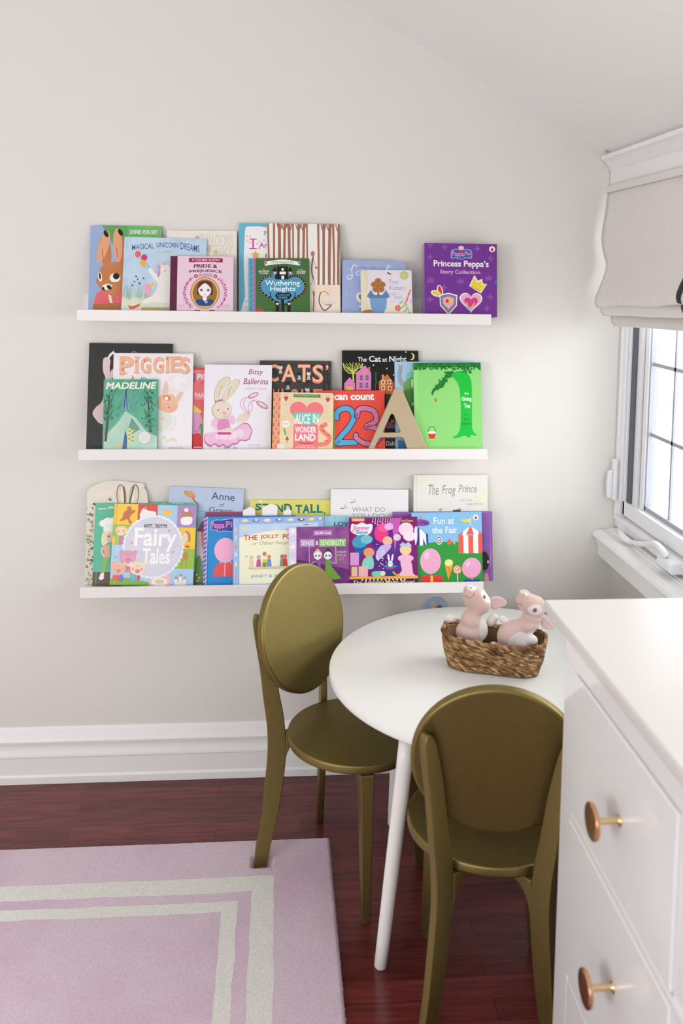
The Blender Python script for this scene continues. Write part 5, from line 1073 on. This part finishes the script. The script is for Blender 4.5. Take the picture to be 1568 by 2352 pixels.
def d(a):
    g = (140, 184, 60); y_ = (236, 190, 40); bl = (160, 196, 226)
    a.R((226, 180, 40), 380, 378, 470, 620); a.R(y_, 460, 378, 690, 620); a.R((206, 52, 44), 690, 380, 915, 620); a.R(bl, 915, 385, 1140, 640); a.R((162, 130, 186), 1140, 390, 1400, 640)
    a.R(g, 380, 620, 640, 850); a.R(bl, 380, 850, 640, 1240); a.R(y_, 1180, 640, 1400, 880); a.R(g, 1120, 880, 1400, 1105); a.R((226, 180, 186), 860, 1090, 1110, 1380); a.R(bl, 1100, 1105, 1400, 1380); a.R(bl, 700, 1180, 870, 1380); a.R(y_, 380, 760, 450, 850)
    a.P((120, 170, 60), [(380, 1230), (600, 1215), (860, 1260), (860, 1380), (380, 1380)], 0); a.L((240, 220, 140), [(474, 390), (474, 1290)], 4)
    # gingerbread figure, goat, crown, fox
    gb = (186, 96, 40); a.E(gb, 590, 440, 28); a.P(gb, [(560, 460), (625, 460), (655, 450), (655, 480), (625, 500), (600, 550), (635, 600), (600, 606), (575, 560), (520, 580), (485, 578), (520, 540), (525, 495)], 3)
    a.P((232, 226, 220), [(712, 520), (740, 440), (780, 420), (800, 455), (892, 470), (880, 520), (760, 560)], 3); a.L((110, 60, 40), [(750, 420), (780, 440), (820, 425)], 10, 3)
    a.P((236, 180, 60), [(968, 430), (1000, 460), (1018, 432), (1040, 464), (1055, 430), (1066, 470), (1098, 478), (1066, 512), (972, 500)])
    a.P((176, 124, 90), [(1180, 500), (1210, 430), (1240, 470), (1290, 450), (1320, 500), (1280, 540), (1190, 540)], 3); a.E((232, 228, 230), 1242, 440, 26, 22); a.P((236, 232, 232), [(1190, 530), (1310, 520), (1300, 600), (1200, 605)], 3)
    # round doily
    for k in range(40): t = 2*PI*k/40; a.E((226, 228, 236), 885+320*math.cos(t), 862+330*math.sin(t), 32, n=12)
    a.E((206, 206, 218, 196, 196, 210), 885, 862, 325, 335)
    for k in range(32): t = 2*PI*k/32; a.E((190, 206, 226), 885+300*math.cos(t), 862+308*math.sin(t), 10, n=8)
    a.T((244, 240, 236), 'Fairy', 668, 650, 1150, 920, .035); a.T((244, 240, 236), 'Tales', 768, 880, 1082, 1056, .035)
    a.R((90, 100, 120), 770, 608, 1030, 646); a.T((226, 220, 206), 'Twelve Tales', 780, 616, 1020, 642, .02); a.E((226, 200, 190), 878, 626, 18)
    for x, y in ((640, 825), (1060, 680), (470, 985), (1115, 920)): a.P((214, 120, 150), [(x-16, y-14), (x, y-4), (x+16, y-14), (x+12, y+10), (x, y+4), (x-14, y+12)])
    # horse, puppet, castle, plate
    a.E((216, 206, 176), 1240, 760, 34, 66, 10); a.L((176, 100, 50), [(1250, 680), (1290, 720), (1296, 800)], 16, 4); a.E((196, 120, 70), 1262, 960, 30, 52); a.L((196, 120, 70), [(1230, 1000), (1215, 1080)], 12); a.L((196, 120, 70), [(1270, 1010), (1275, 1080)], 12); a.P((206, 60, 50), [(1240, 850), (1275, 835), (1310, 860), (1275, 870)])
    a.E((236, 230, 214), 978, 1260, 92, 50); a.E((206, 190, 150), 978, 1250, 56, 24)
    for x, h_ in ((1165, 1190), (1215, 1160), (1262, 1190)): a.R((232, 228, 226), x-16, h_+30, x+16, 1380); a.P((196, 120, 110), [(x-18, h_+30), (x, h_-10), (x+18, h_+30)])
    a.R((226, 222, 222), 1150, 1250, 1275, 1380)
    # girl and three piglets
    a.E((226, 200, 120), 520, 680, 72, 44); a.E((236, 206, 180), 510, 700, 56, 44); a.E((226, 140, 140), 480, 700, 14); a.E((226, 140, 140), 540, 692, 14); a.P((196, 110, 170), [(500, 750), (540, 760), (545, 840), (490, 850)])
    for cx, cy, r, c_ in ((610, 985, 92, (206, 150, 170)), (505, 1110, 84, (226, 176, 150)), (720, 1110, 84, (232, 206, 180))):
        for s in (-1, 1): a.E(c_, cx+s*r*.85, cy-r*.6, r*.3, r*.26, 30*s)
        a.E(c_, cx, cy, r, r*.86); a.E((196, 130, 150), cx+4, cy+r*.35, r*.34, r*.28); a.E((226, 150, 160), cx-r*.55, cy+r*.1, r*.2); a.E((226, 150, 160), cx+r*.6, cy+r*.1, r*.2); a.E((50, 40, 50), cx-r*.14, cy-r*.3, 4); a.E((50, 40, 50), cx+r*.2, cy-r*.3, 4)
        a.E((150, 90, 110), cx-6, cy+r*.35, 4, 6); a.E((150, 90, 110), cx+14, cy+r*.35, 4, 6)
    a.P((214, 90, 60), [(450, 1190), (560, 1190), (565, 1250), (445, 1250)]); a.E((120, 110, 180), 540, 1220, 26, 40); a.P((110, 170, 190), [(650, 1180), (705, 1175), (705, 1255), (655, 1255)]); a.P((206, 60, 90), [(720, 1190), (756, 1185), (750, 1245), (722, 1240)]); a.P((206, 110, 120), [(590, 1090), (640, 1090), (645, 1150), (588, 1150)])
book('tales', 'colourful patchwork book with a round white doily title, on the left of the bottom ledge', (150, 186, 90), d, 'hard', spine=(90, 150, 70), gloss=.22)
def d(a):
    a.E((206, 140, 84), 25, 186, 58, 26, 25); a.P((214, 156, 100), [(-20, 180), (0, 158), (40, 158), (72, 190), (40, 214)], 3); a.L((176, 92, 60), [(50, 210), (70, 240), (92, 262), (100, 300)], 12, 4)
    a.T((70, 90, 106), 'Anne', 220, 158, 432, 226, .01, skew=8); a.T((70, 90, 106), 'of', 298, 248, 342, 286, 0, shear=.2); a.T((70, 90, 106), 'Green', 206, 294, 420, 340, .01, skew=8)
book('hat', 'pale blue book with a straw hat, tilted at the back of the bottom ledge', (180, 194, 222, 188, 202, 228), d, 'hard')
def d(a):
    a.R((120, 168, 200, 150, 190, 206), 60, 330, 425, 560); a.P((130, 50, 90), [(84, 510), (120, 430), (150, 420), (150, 520)]); a.P((196, 190, 190, 206, 206, 206), [(76, 520), (150, 520), (150, 780), (80, 760)]); a.P((196, 120, 100), [(120, 520), (150, 516), (150, 690), (130, 640)])
    a.E((100, 150, 70), 105, 800, 30, 70); a.P((90, 140, 60, 120, 160, 90), [(60, 860), (150, 850), (150, 1010), (60, 1010)])
    for y in (900, 930, 955): a.E((226, 224, 210), random.uniform(80, 130), y, 8)
book('fantasy', 'slim book with a purple turret and green garden, squeezed beside the patchwork tales book', (110, 160, 196), d, 'hard')
book('maroon', 'thin maroon book edge sticking up behind the blue striped box set', (140, 60, 96), lambda a: None, 'soft')
def d(a):
    bl = (40, 134, 200); a.R((40, 110, 180), 140, 370, 980, 1010)
    for k in range(26): a.P((226, 140, 190), [(146, 392+k*40), (176, 372+k*40), (176, 392+k*40), (146, 412+k*40)])
    a.L((150, 200, 230), [(180, 380), (168, 1010)], 6); a.R(bl, 186, 380, 980, 1010)
    a.P((160, 196, 226), [(204, 455), (215, 420), (250, 402), (300, 404), (340, 398), (420, 400), (420, 510), (330, 508), (290, 516), (250, 500), (212, 495)], 3); a.P((50, 70, 160), [(210, 455), (220, 425), (252, 408), (300, 410), (340, 404), (420, 406), (420, 504), (330, 502), (290, 510), (252, 494), (216, 490)], 3)
    a.T((226, 130, 180), 'Peppa', 216, 424, 330, 498, .035); a.T((226, 130, 180), 'Pig', 344, 418, 440, 490, .035)
    # plain stand-in: a pink balloon above a red gift bag
    a.E((236, 172, 204), 340, 680, 98, 112); a.P((236, 172, 204), [(326, 790), (340, 775), (354, 790)]); a.P((222, 84, 84), [(262, 800), (440, 790), (450, 914), (228, 914)]); a.L((236, 172, 204), [(300, 800), (310, 770), (380, 770), (392, 800)], 8, 4); a.L((236, 172, 204), [(340, 795), (336, 914)], 9)
be = book('bigbox', 'blue box set with pink striped edges and a pink balloon on the bottom ledge', (40, 110, 180), d, 'box', spine=(226, 140, 190), name='book_slipcase', edge=(40, 110, 180))
x_, y_, z_, w_b, h_b, t_b, ln_, rl_, bx_ = BOOKS['bigbox']
q = MB()
for k in range(15):
    xa = -w_b/2+.006+k*.0175; q.add([(xa, .0005, h_b+.0002), (xa+.008, .0005, h_b+.0002), (xa+.012, t_b-.001, h_b+.0002), (xa+.004, t_b-.001, h_b+.0002)], [(0, 1, 2, 3)], ink((226, 140, 190)))
q.build('striped_edge', be)
for k in range(1):
    for i, (dx, wd, hh, rr_) in enumerate(((.1385, .036, .219, -3), (.1785, .044, .2275, 3), (.216, .022, .215, 7))):
        q = MB(); q.prism([(-wd/2, 0), (wd/2, 0), (wd/2, hh*.97), (wd*.1, hh), (-wd/2, hh*.955)], 0, .0006, ink((236, 236, 238), .6), lambda u, v, dd: (u, dd, v)); o = q.build('paper_sheet')
        o.location = (x_-w_b/2+dx, -.0706+i*.0010, .6148+.0034); o.rotation_euler = (math.radians(-ln_), math.radians(rr_), 0)
        tag(o, ['left one of the loose white papers sticking up behind the blue striped box set', 'tallest narrow white paper sticking up behind the blue striped box set', 'rightmost small white paper tab sticking up behind the blue striped box set'][i], 'paper', 'loose papers behind the striped box set')
def d(a):
    for k in range(26): a.L((214, 216, 130), [(560+k*30, 232), (560+k*30, 700)], 6)
    a.E((240, 238, 190), 660, 244, 14)
    for ch_, x0, x1, y0, y1 in (('S', 612, 668, 260, 322), ('T', 672, 730, 262, 320), ('A', 735, 800, 268, 330), ('N', 800, 862, 272, 338), ('D', 870, 942, 262, 346), ('T', 972, 1034, 272, 350), ('A', 1036, 1104, 270, 350), ('L', 1108, 1160, 266, 346), ('L', 1166, 1220, 272, 346), (',', 1228, 1242, 340, 362)): a.T((26, 120, 120), ch_, x0, y0, x1, y1, .06)
book('yellow', 'yellow book with teal capitals peeping up at the back of the bottom ledge', (222, 214, 96, 228, 222, 120), d, 'hard')
def d(a):
    a.R((146, 176, 220), 412, 380, 1240, 1010); a.L((196, 214, 236), [(428, 390), (428, 1010)], 7); a.L((206, 220, 238), [(448, 390), (448, 1010)], 4)
    for y, c_ in ((486, (226, 190, 140)), (560, (230, 206, 150)), (640, (226, 130, 90)), (710, (206, 220, 240)), (800, (236, 220, 160)), (910, (226, 150, 100))): a.E(c_, 437, y, 9, 20)
    for x, c_ in ((518, (226, 200, 190)), (615, (110, 140, 190)), (718, (226, 220, 206)), (822, (110, 140, 190)), (925, (222, 206, 190)), (1022, (110, 90, 100)), (1115, (226, 190, 90)), (1190, (130, 160, 206))): a.E(c_, x, 409, 32, 14); a.E((236, 226, 210), x+5, 404, 14, 9)
    a.R((240, 236, 208), 468, 440, 1175, 978); a.P((176, 200, 230, 196, 214, 232), [(468, 440), (1175, 440), (1175, 520), (800, 500), (640, 520), (468, 560)]); a.E((226, 220, 110), 522, 480, 26, 30); a.E((190, 210, 232), 534, 474, 22, 26); a.P((206, 90, 60), [(1040, 460), (1070, 448), (1110, 462)])
    a.T((196, 60, 60), 'THE', 506, 540, 632, 585, .03); a.T((196, 60, 60), 'JOLLY', 656, 538, 822, 583, .03); a.T((196, 60, 60), 'POSTMAN', 856, 538, 1130, 581, .03); a.T((160, 170, 110), 'or Other People’s Letters', 580, 598, 1130, 640, .01, shear=.2)
    a.P((206, 200, 160), [(530, 830), (1000, 822), (960, 845), (700, 852), (560, 848)])
    for x, c1, c2 in ((575, (216, 196, 170), (226, 206, 180)), (640, (206, 160, 180), (190, 90, 150)), (692, (190, 140, 70), (216, 196, 70)), (732, (206, 150, 90), (120, 140, 190)), (850, (170, 130, 90), (110, 160, 120)), (876, (206, 120, 110), (206, 70, 60))):
        a.E(c1, x, 740 if x != 692 else 712, 18, 20); a.P(c2, [(x-16, 760), (x+16, 760), (x+24, 826), (x-24, 826)])
    a.E((206, 180, 110), 530, 730, 12, 8); a.P((90, 150, 60), [(672, 790), (706, 790), (702, 830), (680, 830)])
    a.T((110, 140, 190), 'JANET & ALLAN', 566, 896, 930, 930, .01)
book('post', 'light blue bordered book with red title, half behind the gold chair back', (120, 150, 206), d, 'hard', spine=(176, 200, 230))
def d(a):
    for k in range(40): a.R((140, 190, 206), random.uniform(30, 560), random.uniform(450, 900), random.uniform(30, 560)*0+1, 1) if False else a.L((140, 190, 206), [(random.uniform(20, 560), random.uniform(450, 800))]*1+[(random.uniform(20, 560), random.uniform(450, 800))], 1)
    for x, y in ((60, 500), (108, 460), (206, 460), (290, 470)): a.T((90, 140, 170), '?', x, y-10, x+10, y+8)
    a.T((30, 80, 120), 'LOVE', 104, 492, 262, 528, .03); a.L((190, 220, 226), [(28, 440), (28, 900)], 6)
book('teal2', 'aqua book with dark capitals between the light blue bordered book and the magic stage book', (136, 190, 208, 150, 198, 212), d, 'hard')
def d(a):
    a.P((150, 90, 150, 110, 50, 120), [(980, 472), (1460, 472), (1470, 1050), (980, 1050)]); a.P((90, 34, 100, 110, 50, 120), [(980, 760), (1470, 860), (1470, 1050), (980, 1050)])
    a.R((222, 214, 232), 912, 470, 982, 1050)
    for k in range(8):
        y = 505+k*72
        if k % 2 == 0: a.star((240, 238, 244), 950, y, 30, 4, .45)
        else: a.E((206, 196, 226), 950, y, 28); a.E((216, 208, 232), 950, y, 18)
    a.R((170, 120, 180), 1138, 500, 1304, 548); a.T((240, 226, 240), 'Little Miss Austen', 1146, 512, 1298, 538, .01, shear=.2)
    a.R((170, 130, 190), 1016, 580, 1148, 650); a.R((140, 180, 116), 1188, 580, 1432, 650); a.T(W_, 'SENSE', 1026, 592, 1138, 638, .02); a.T(W_, '&', 1156, 596, 1182, 634, .03); a.T((226, 236, 206), 'SENSIBILITY', 1200, 592, 1422, 638, .02)
    a.L((190, 170, 206), [(1097, 650), (1100, 810)], 6); a.L((170, 200, 130), [(1338, 650), (1342, 810)], 7)
    for x, hair, dr, c2 in ((1175, (226, 180, 130), (140, 100, 160), (170, 150, 200)), (1267, (40, 60, 40), (110, 160, 60), (150, 190, 100))):
        a.E(hair, x, 684, 16, 16); a.E(hair, x, 716, 40, 34); a.E((236, 232, 236), x, 730, 36, 36); a.R((236, 232, 236), x-8, 760, x+8, 780)
        for s in (-1, 1): a.E((150, 160, 180), x+s*16, 732, 11); a.E((50, 60, 80), x+s*16, 732, 4)
    a.P((136, 96, 160), [(1155, 768), (1198, 768), (1205, 870), (1140, 870), (1120, 1050), (1240, 1050), (1205, 870)]); a.P((96, 146, 56, 116, 166, 70), [(1245, 768), (1288, 768), (1300, 830), (1390, 940), (1330, 948), (1240, 930), (1244, 850)])
    a.L((176, 156, 200), [(1150, 785), (1100, 806)], 9); a.L((176, 156, 200), [(1290, 790), (1345, 806)], 9)
    a.T((230, 210, 230), 'An Opposites', 1350, 690, 1436, 712, 0, shear=.2); a.T((230, 210, 230), 'Primer by', 1352, 718, 1432, 740, 0, shear=.2); a.T((206, 150, 90), 'JENNIFER', 1358, 746, 1420, 758); a.T((206, 150, 90), 'ADAMS', 1362, 762, 1412, 774)
book('purpleboard', 'purple board book with two small doll figures holding signs, behind the chair back', (126, 62, 130), d, 'board', spine=(226, 220, 236), name='board_book', radius=.006)
def d(a):
    a.P((116, 20, 90, 140, 36, 110), [(235, 452), (850, 452), (850, 560), (235, 640)]); a.P((80, 34, 120, 96, 50, 140), [(440, 520), (700, 500), (700, 960), (440, 960)])
    for k in range(10): x = 450+k*22; a.L((220, 190, 230), [(x, 455), (x-6, 480+12*(k % 3))], 5); a.E((236, 214, 240), x-6, 490+12*(k % 3), 6)
    a.P((190, 90, 170), [(600, 470), (700, 452), (660, 640), (640, 760), (620, 560)])
    a.R((236, 120, 40), 256, 454, 374, 487, 12); a.T(W_, 'nickelodeon', 264, 462, 366, 480, .03)
    a.P((240, 226, 236), [(250, 540), (262, 505), (300, 515), (350, 495), (390, 512), (440, 510), (436, 570), (400, 605), (340, 612), (290, 600), (252, 575)], 3); a.T((206, 70, 130), 'Shimmer', 270, 524, 416, 562, .03, shear=.1); a.T((60, 130, 190), 'Shine', 290, 562, 400, 598, .04, shear=.1); a.T((206, 70, 130), '&', 258, 560, 280, 584)
    a.T((226, 200, 90), 'Over 30 Stickers!', 698, 472, 804, 492, .02); a.T((226, 200, 90), 'Press-out', 712, 502, 780, 512)
    # plain stand-ins: clusters of coloured balloons and cloth
    a.E((40, 90, 160), 330, 700, 58, 70); a.E((70, 150, 190), 340, 660, 80, 56, -20); a.E((110, 190, 196), 390, 645, 52, 38); a.E((226, 150, 110), 410, 760, 48, 42); a.P((130, 206, 190), [(370, 810), (440, 800), (446, 900), (350, 890)], 3); a.L((50, 90, 170), [(325, 740), (320, 820), (295, 840)], 16, 4)
    a.E((222, 60, 130), 520, 590, 62, 82); a.E((232, 90, 150), 540, 545, 50, 38); a.E((226, 170, 220), 588, 534, 40, 32); a.E((236, 180, 150), 575, 660, 44, 40); a.P((190, 170, 226), [(520, 700), (610, 700), (560, 770), (490, 830), (470, 780)], 3)
    for _ in range(40): a.E((226, 226, 246), 520+random.gauss(0, 34), 790+random.gauss(0, 46), 5, n=6)
    a.E((232, 206, 222), 740, 560, 66, 60); a.E((226, 190, 214), 660, 630, 34, 30); a.E((236, 216, 228), 770, 620, 56, 44); a.E((236, 200, 150), 735, 740, 52, 46); a.P((180, 190, 220), [(680, 700), (710, 672), (735, 690), (760, 668), (790, 706), (780, 715), (700, 712)]); a.E((232, 180, 210), 735, 815, 70, 34); a.P((232, 180, 206), [(690, 840), (780, 840), (800, 950), (840, 975), (670, 970), (700, 920)], 3)
    a.R((40, 70, 130), 566, 890, 640, 970); a.E((60, 130, 190), 598, 884, 58, 14); a.E((200, 60, 90), 598, 904, 36, 6); a.E((226, 226, 236), 598, 862, 22, 26); a.E((226, 226, 236), 584, 810, 9, 36, -8); a.E((226, 226, 236), 616, 810, 9, 36, 10); a.E((50, 80, 140), 592, 858, 3); a.E((50, 80, 140), 606, 858, 3)
    a.R((206, 150, 206), 245, 760, 320, 870); a.R((160, 70, 120), 245, 872, 318, 978); a.R((214, 190, 150), 256, 884, 306, 966); a.P((226, 170, 200), [(318, 880), (400, 880), (400, 970), (318, 978)]); a.P((240, 200, 100), [(340, 880), (360, 880), (356, 970), (346, 970)])
    a.P((120, 200, 180), [(440, 930), (530, 925), (530, 965), (445, 968)], 3); a.E((226, 216, 200), 532, 945, 22); a.L((230, 150, 60), [(620, 930), (650, 960), (680, 955)], 16, 4)
    a.R((236, 170, 70), 238, 970, 855, 992); a.R((76, 30, 96), 238, 992, 855, 1080)
    for k in range(12): a.E((236, 226, 160), 350+k*34, 1000, 8)
    a.T((240, 228, 160), 'The Amazing Magic Show!', 268, 1004, 812, 1046, .02)
    a.P((236, 226, 240), [(815, 560), (838, 540), (840, 640), (822, 700)], 3)  # glare along the cover's right edge, drawn in as a pale shape
book('stage', 'glossy purple paperback with a curtained stage, top hat and rabbit on the bottom ledge', (120, 34, 110), d, 'soft', gloss=.18)
def d(a):
    a.R((176, 196, 150), 70, 200, 765, 207)
    for x, y, s in ((195, 360, 1), (275, 312, .8)):
        a.L((90, 90, 96), [(x-36*s, y+16*s), (x, y+14*s)], 6*s); a.L((120, 120, 126), [(x, y), (x+14*s, y-24*s)], 5*s, 0, 2); a.E((150, 150, 156), x+12*s, y+6*s, 18*s, 4*s, 20)
    a.T((150, 150, 152), 'WHAT DO', 262, 364, 552, 406, .0); a.T((150, 150, 152), 'YOU DO', 262, 418, 548, 462, .0)
book('white', 'plain white book with thin grey capitals and small birds, back of the bottom ledge', (232, 231, 232), d, 'hard')
def d(a):
    a.P((226, 226, 206, 232, 230, 218), [(840, 90), (960, 90), (900, 190), (840, 210)], 3); a.P((220, 222, 196, 230, 230, 214), [(1360, 230), (1450, 220), (1450, 330), (1340, 330)], 3); a.L((206, 206, 200), [(826, 80), (826, 700)], 5)
    a.T((140, 140, 140), 'The', 932, 165, 1020, 256, 0, shear=.2); a.T((140, 140, 140), 'Frog', 1050, 170, 1170, 270, 0, shear=.2); a.T((140, 140, 140), 'Prince', 1196, 165, 1356, 234, 0, shear=.2)
    a.T((160, 160, 150), 'OLE STARK', 1210, 294, 1316, 310); a.T((160, 160, 150), 'SILKE LEFFLER', 1262, 328, 1410, 344)
    for x, y in ((1035, 400), (1200, 400)):
        for k in range(5): a.L((196, 160, 110), [(x, y), (x-18+k*11, y-34+abs(k-2)*6)], 5)
    a.P((80, 70, 60), [(1145, 388), (1215, 384), (1210, 420), (1150, 420)])
book('frog', 'cream white landscape book with thin grey script, highest on the bottom ledge', (226, 225, 218), d, 'hard')
def d(a):
    a.L((170, 130, 190), [(1474, 410), (1484, 1036)], 3); a.L((176, 140, 196), [(626, 412), (1474, 412)], 3)
    a.E((40, 34, 36), 1420, 840, 46, 84); a.R((206, 196, 150), 1448, 838, 1462, 858); a.P((190, 140, 130), [(1420, 960), (1450, 950), (1462, 1036), (1420, 1010)], 3); a.L((206, 170, 206), [(1484, 750), (1470, 880)], 3); a.P((80, 120, 80), [(1460, 560), (1490, 556), (1490, 570)])
    a.P((80, 140, 120), [(625, 425), (625, 445), (618, 440)])
book('sleeve', 'wide purple book sticking out past the right end of the bottom ledge', (132, 90, 160, 124, 78, 150), d, 'hard')
def d(a):
    a.R((132, 186, 226), 783, 408, 1420, 700); a.P((50, 150, 64), [(783, 690), (900, 680), (1000, 668), (1420, 672), (1420, 1100), (783, 1100)])
    a.T(W_, 'Fun at', 978, 452, 1160, 512, .02); a.T(W_, 'the Fair', 964, 536, 1186, 592, .02)
    a.E(W_, 1355, 456, 24); a.E((190, 40, 50), 1355, 459, 11, 13)
    a.P((130, 80, 160), [(840, 470), (900, 470), (940, 490), (930, 520), (840, 524)], 3); a.E((226, 130, 140), 866, 452, 18, 14); a.T((70, 40, 120), 'Pig', 866, 484, 928, 516, .04)
    a.L((236, 236, 236), [(1306, 455), (1306, 540)], 5); a.P((236, 210, 60), [(1306, 466), (1250, 472), (1212, 476), (1240, 490), (1304, 500)])
    rd = (226, 96, 80); n = 5
    a.P(rd, [(1196, 605), (1306, 532), (1418, 605)]); a.P(W_, [(1240, 576), (1300, 536), (1262, 615), (1232, 612)]); a.P(W_, [(1312, 536), (1376, 578), (1384, 612), (1340, 618)])
    for k in range(5): x0 = 1196+k*44; a.P(rd if k % 2 == 0 else W_, [(x0, 605+8*math.sin(k*.8)), (x0+44, 605+8*math.sin((k+1)*.8)), (x0+44, 774), (x0, 770)])
    a.P((30, 80, 150), [(783, 610), (850, 540), (928, 602), (928, 690), (783, 700)]); a.P(W_, [(850, 545), (885, 600), (882, 696), (852, 700)]); a.P(W_, [(856, 545), (906, 592), (908, 602), (912, 692), (904, 692)])
    a.E(W_, 1024, 656, 28, 36); a.E((40, 80, 160), 1024, 654, 22, 30); a.E(W_, 1024, 654, 15, 21); a.E((226, 180, 60), 1024, 654, 9, 13); a.E((200, 60, 60), 1024, 654, 4, 6); a.E((220, 110, 80), 1115, 670, 20, 26); a.E((230, 180, 120), 1158, 678, 9, 12)
    # plain stand-ins: two pink balloons, a red and a blue cushion shape
    a.E((236, 166, 200), 946, 836, 92, 112); a.E((244, 200, 222), 912, 786, 22, 34, 20); a.R((222, 60, 60), 862, 962, 1050, 1100); a.R((236, 200, 70), 944, 962, 966, 1100); a.P((236, 166, 200), [(934, 950), (946, 936), (958, 950)])
    a.E((236, 166, 200), 1310, 900, 84, 90, 20); a.E((244, 200, 222), 1280, 862, 16, 26, 30); a.R((50, 70, 170), 1240, 1002, 1384, 1100); a.P((236, 166, 200), [(1300, 1002), (1312, 988), (1324, 1002)])
    a.P((226, 160, 60), [(1072, 868), (1146, 876), (1100, 1004)]); a.P((206, 140, 50), [(1090, 876), (1100, 876), (1124, 940), (1118, 956)]); a.E((230, 230, 150), 1108, 852, 37, 30)
    a.L((240, 236, 230), [(1184, 945), (1182, 1060)], 8); a.E((226, 90, 50), 1183, 912, 40); a.E((240, 216, 200), 1183, 912, 33); a.L((226, 110, 70), [(1183, 912), (1195, 905), (1190, 925), (1168, 920), (1170, 895), (1200, 888), (1210, 920)], 7, 5)
book('fair', 'blue and green fairground book with a striped tent, right end of the bottom ledge', (132, 186, 226), d, 'hard')

# round picture badge on the wall behind the table
q = MB(); M = Matrix.Rotation(PI/2, 4, 'X'); q.lathe([(.0355, 0), (.0375, .001), (.0378, .004), (.0365, .0065), (.034, .0072), (.001, .0078)], 64, ink((160, 186, 222, 176, 196, 226)), M)
def face(c, pts, k):
    P = catmull(pts, 4, closed=True); t = tessellate_polygon([[Vector((u, v, 0)) for u, v in P]]); q.add([(u, -.0079-.0001*k, v) for u, v in P], [tuple(f) for f in t], ink(c))
face((216, 206, 190), [(-.014, .010), (-.016, .022), (-.006, .027), (.000, .020), (-.002, .004), (-.012, -.006)], 1); face((226, 190, 180), [(-.008, .008), (-.007, .016), (-.002, .014), (-.002, .004)], 2); face((150, 80, 50), [(.002, -.006), (.004, .008), (.014, .014), (.022, .004), (.018, -.010)], 3); face((90, 90, 160), [(-.014, -.012), (-.002, .000), (.004, -.012), (-.004, -.026)], 4)
o = q.build('round_badge'); o.location = (1.030, -.0008, .506); tag(o, 'small round pale blue badge on the wall, just above the far edge of the table', 'badge')
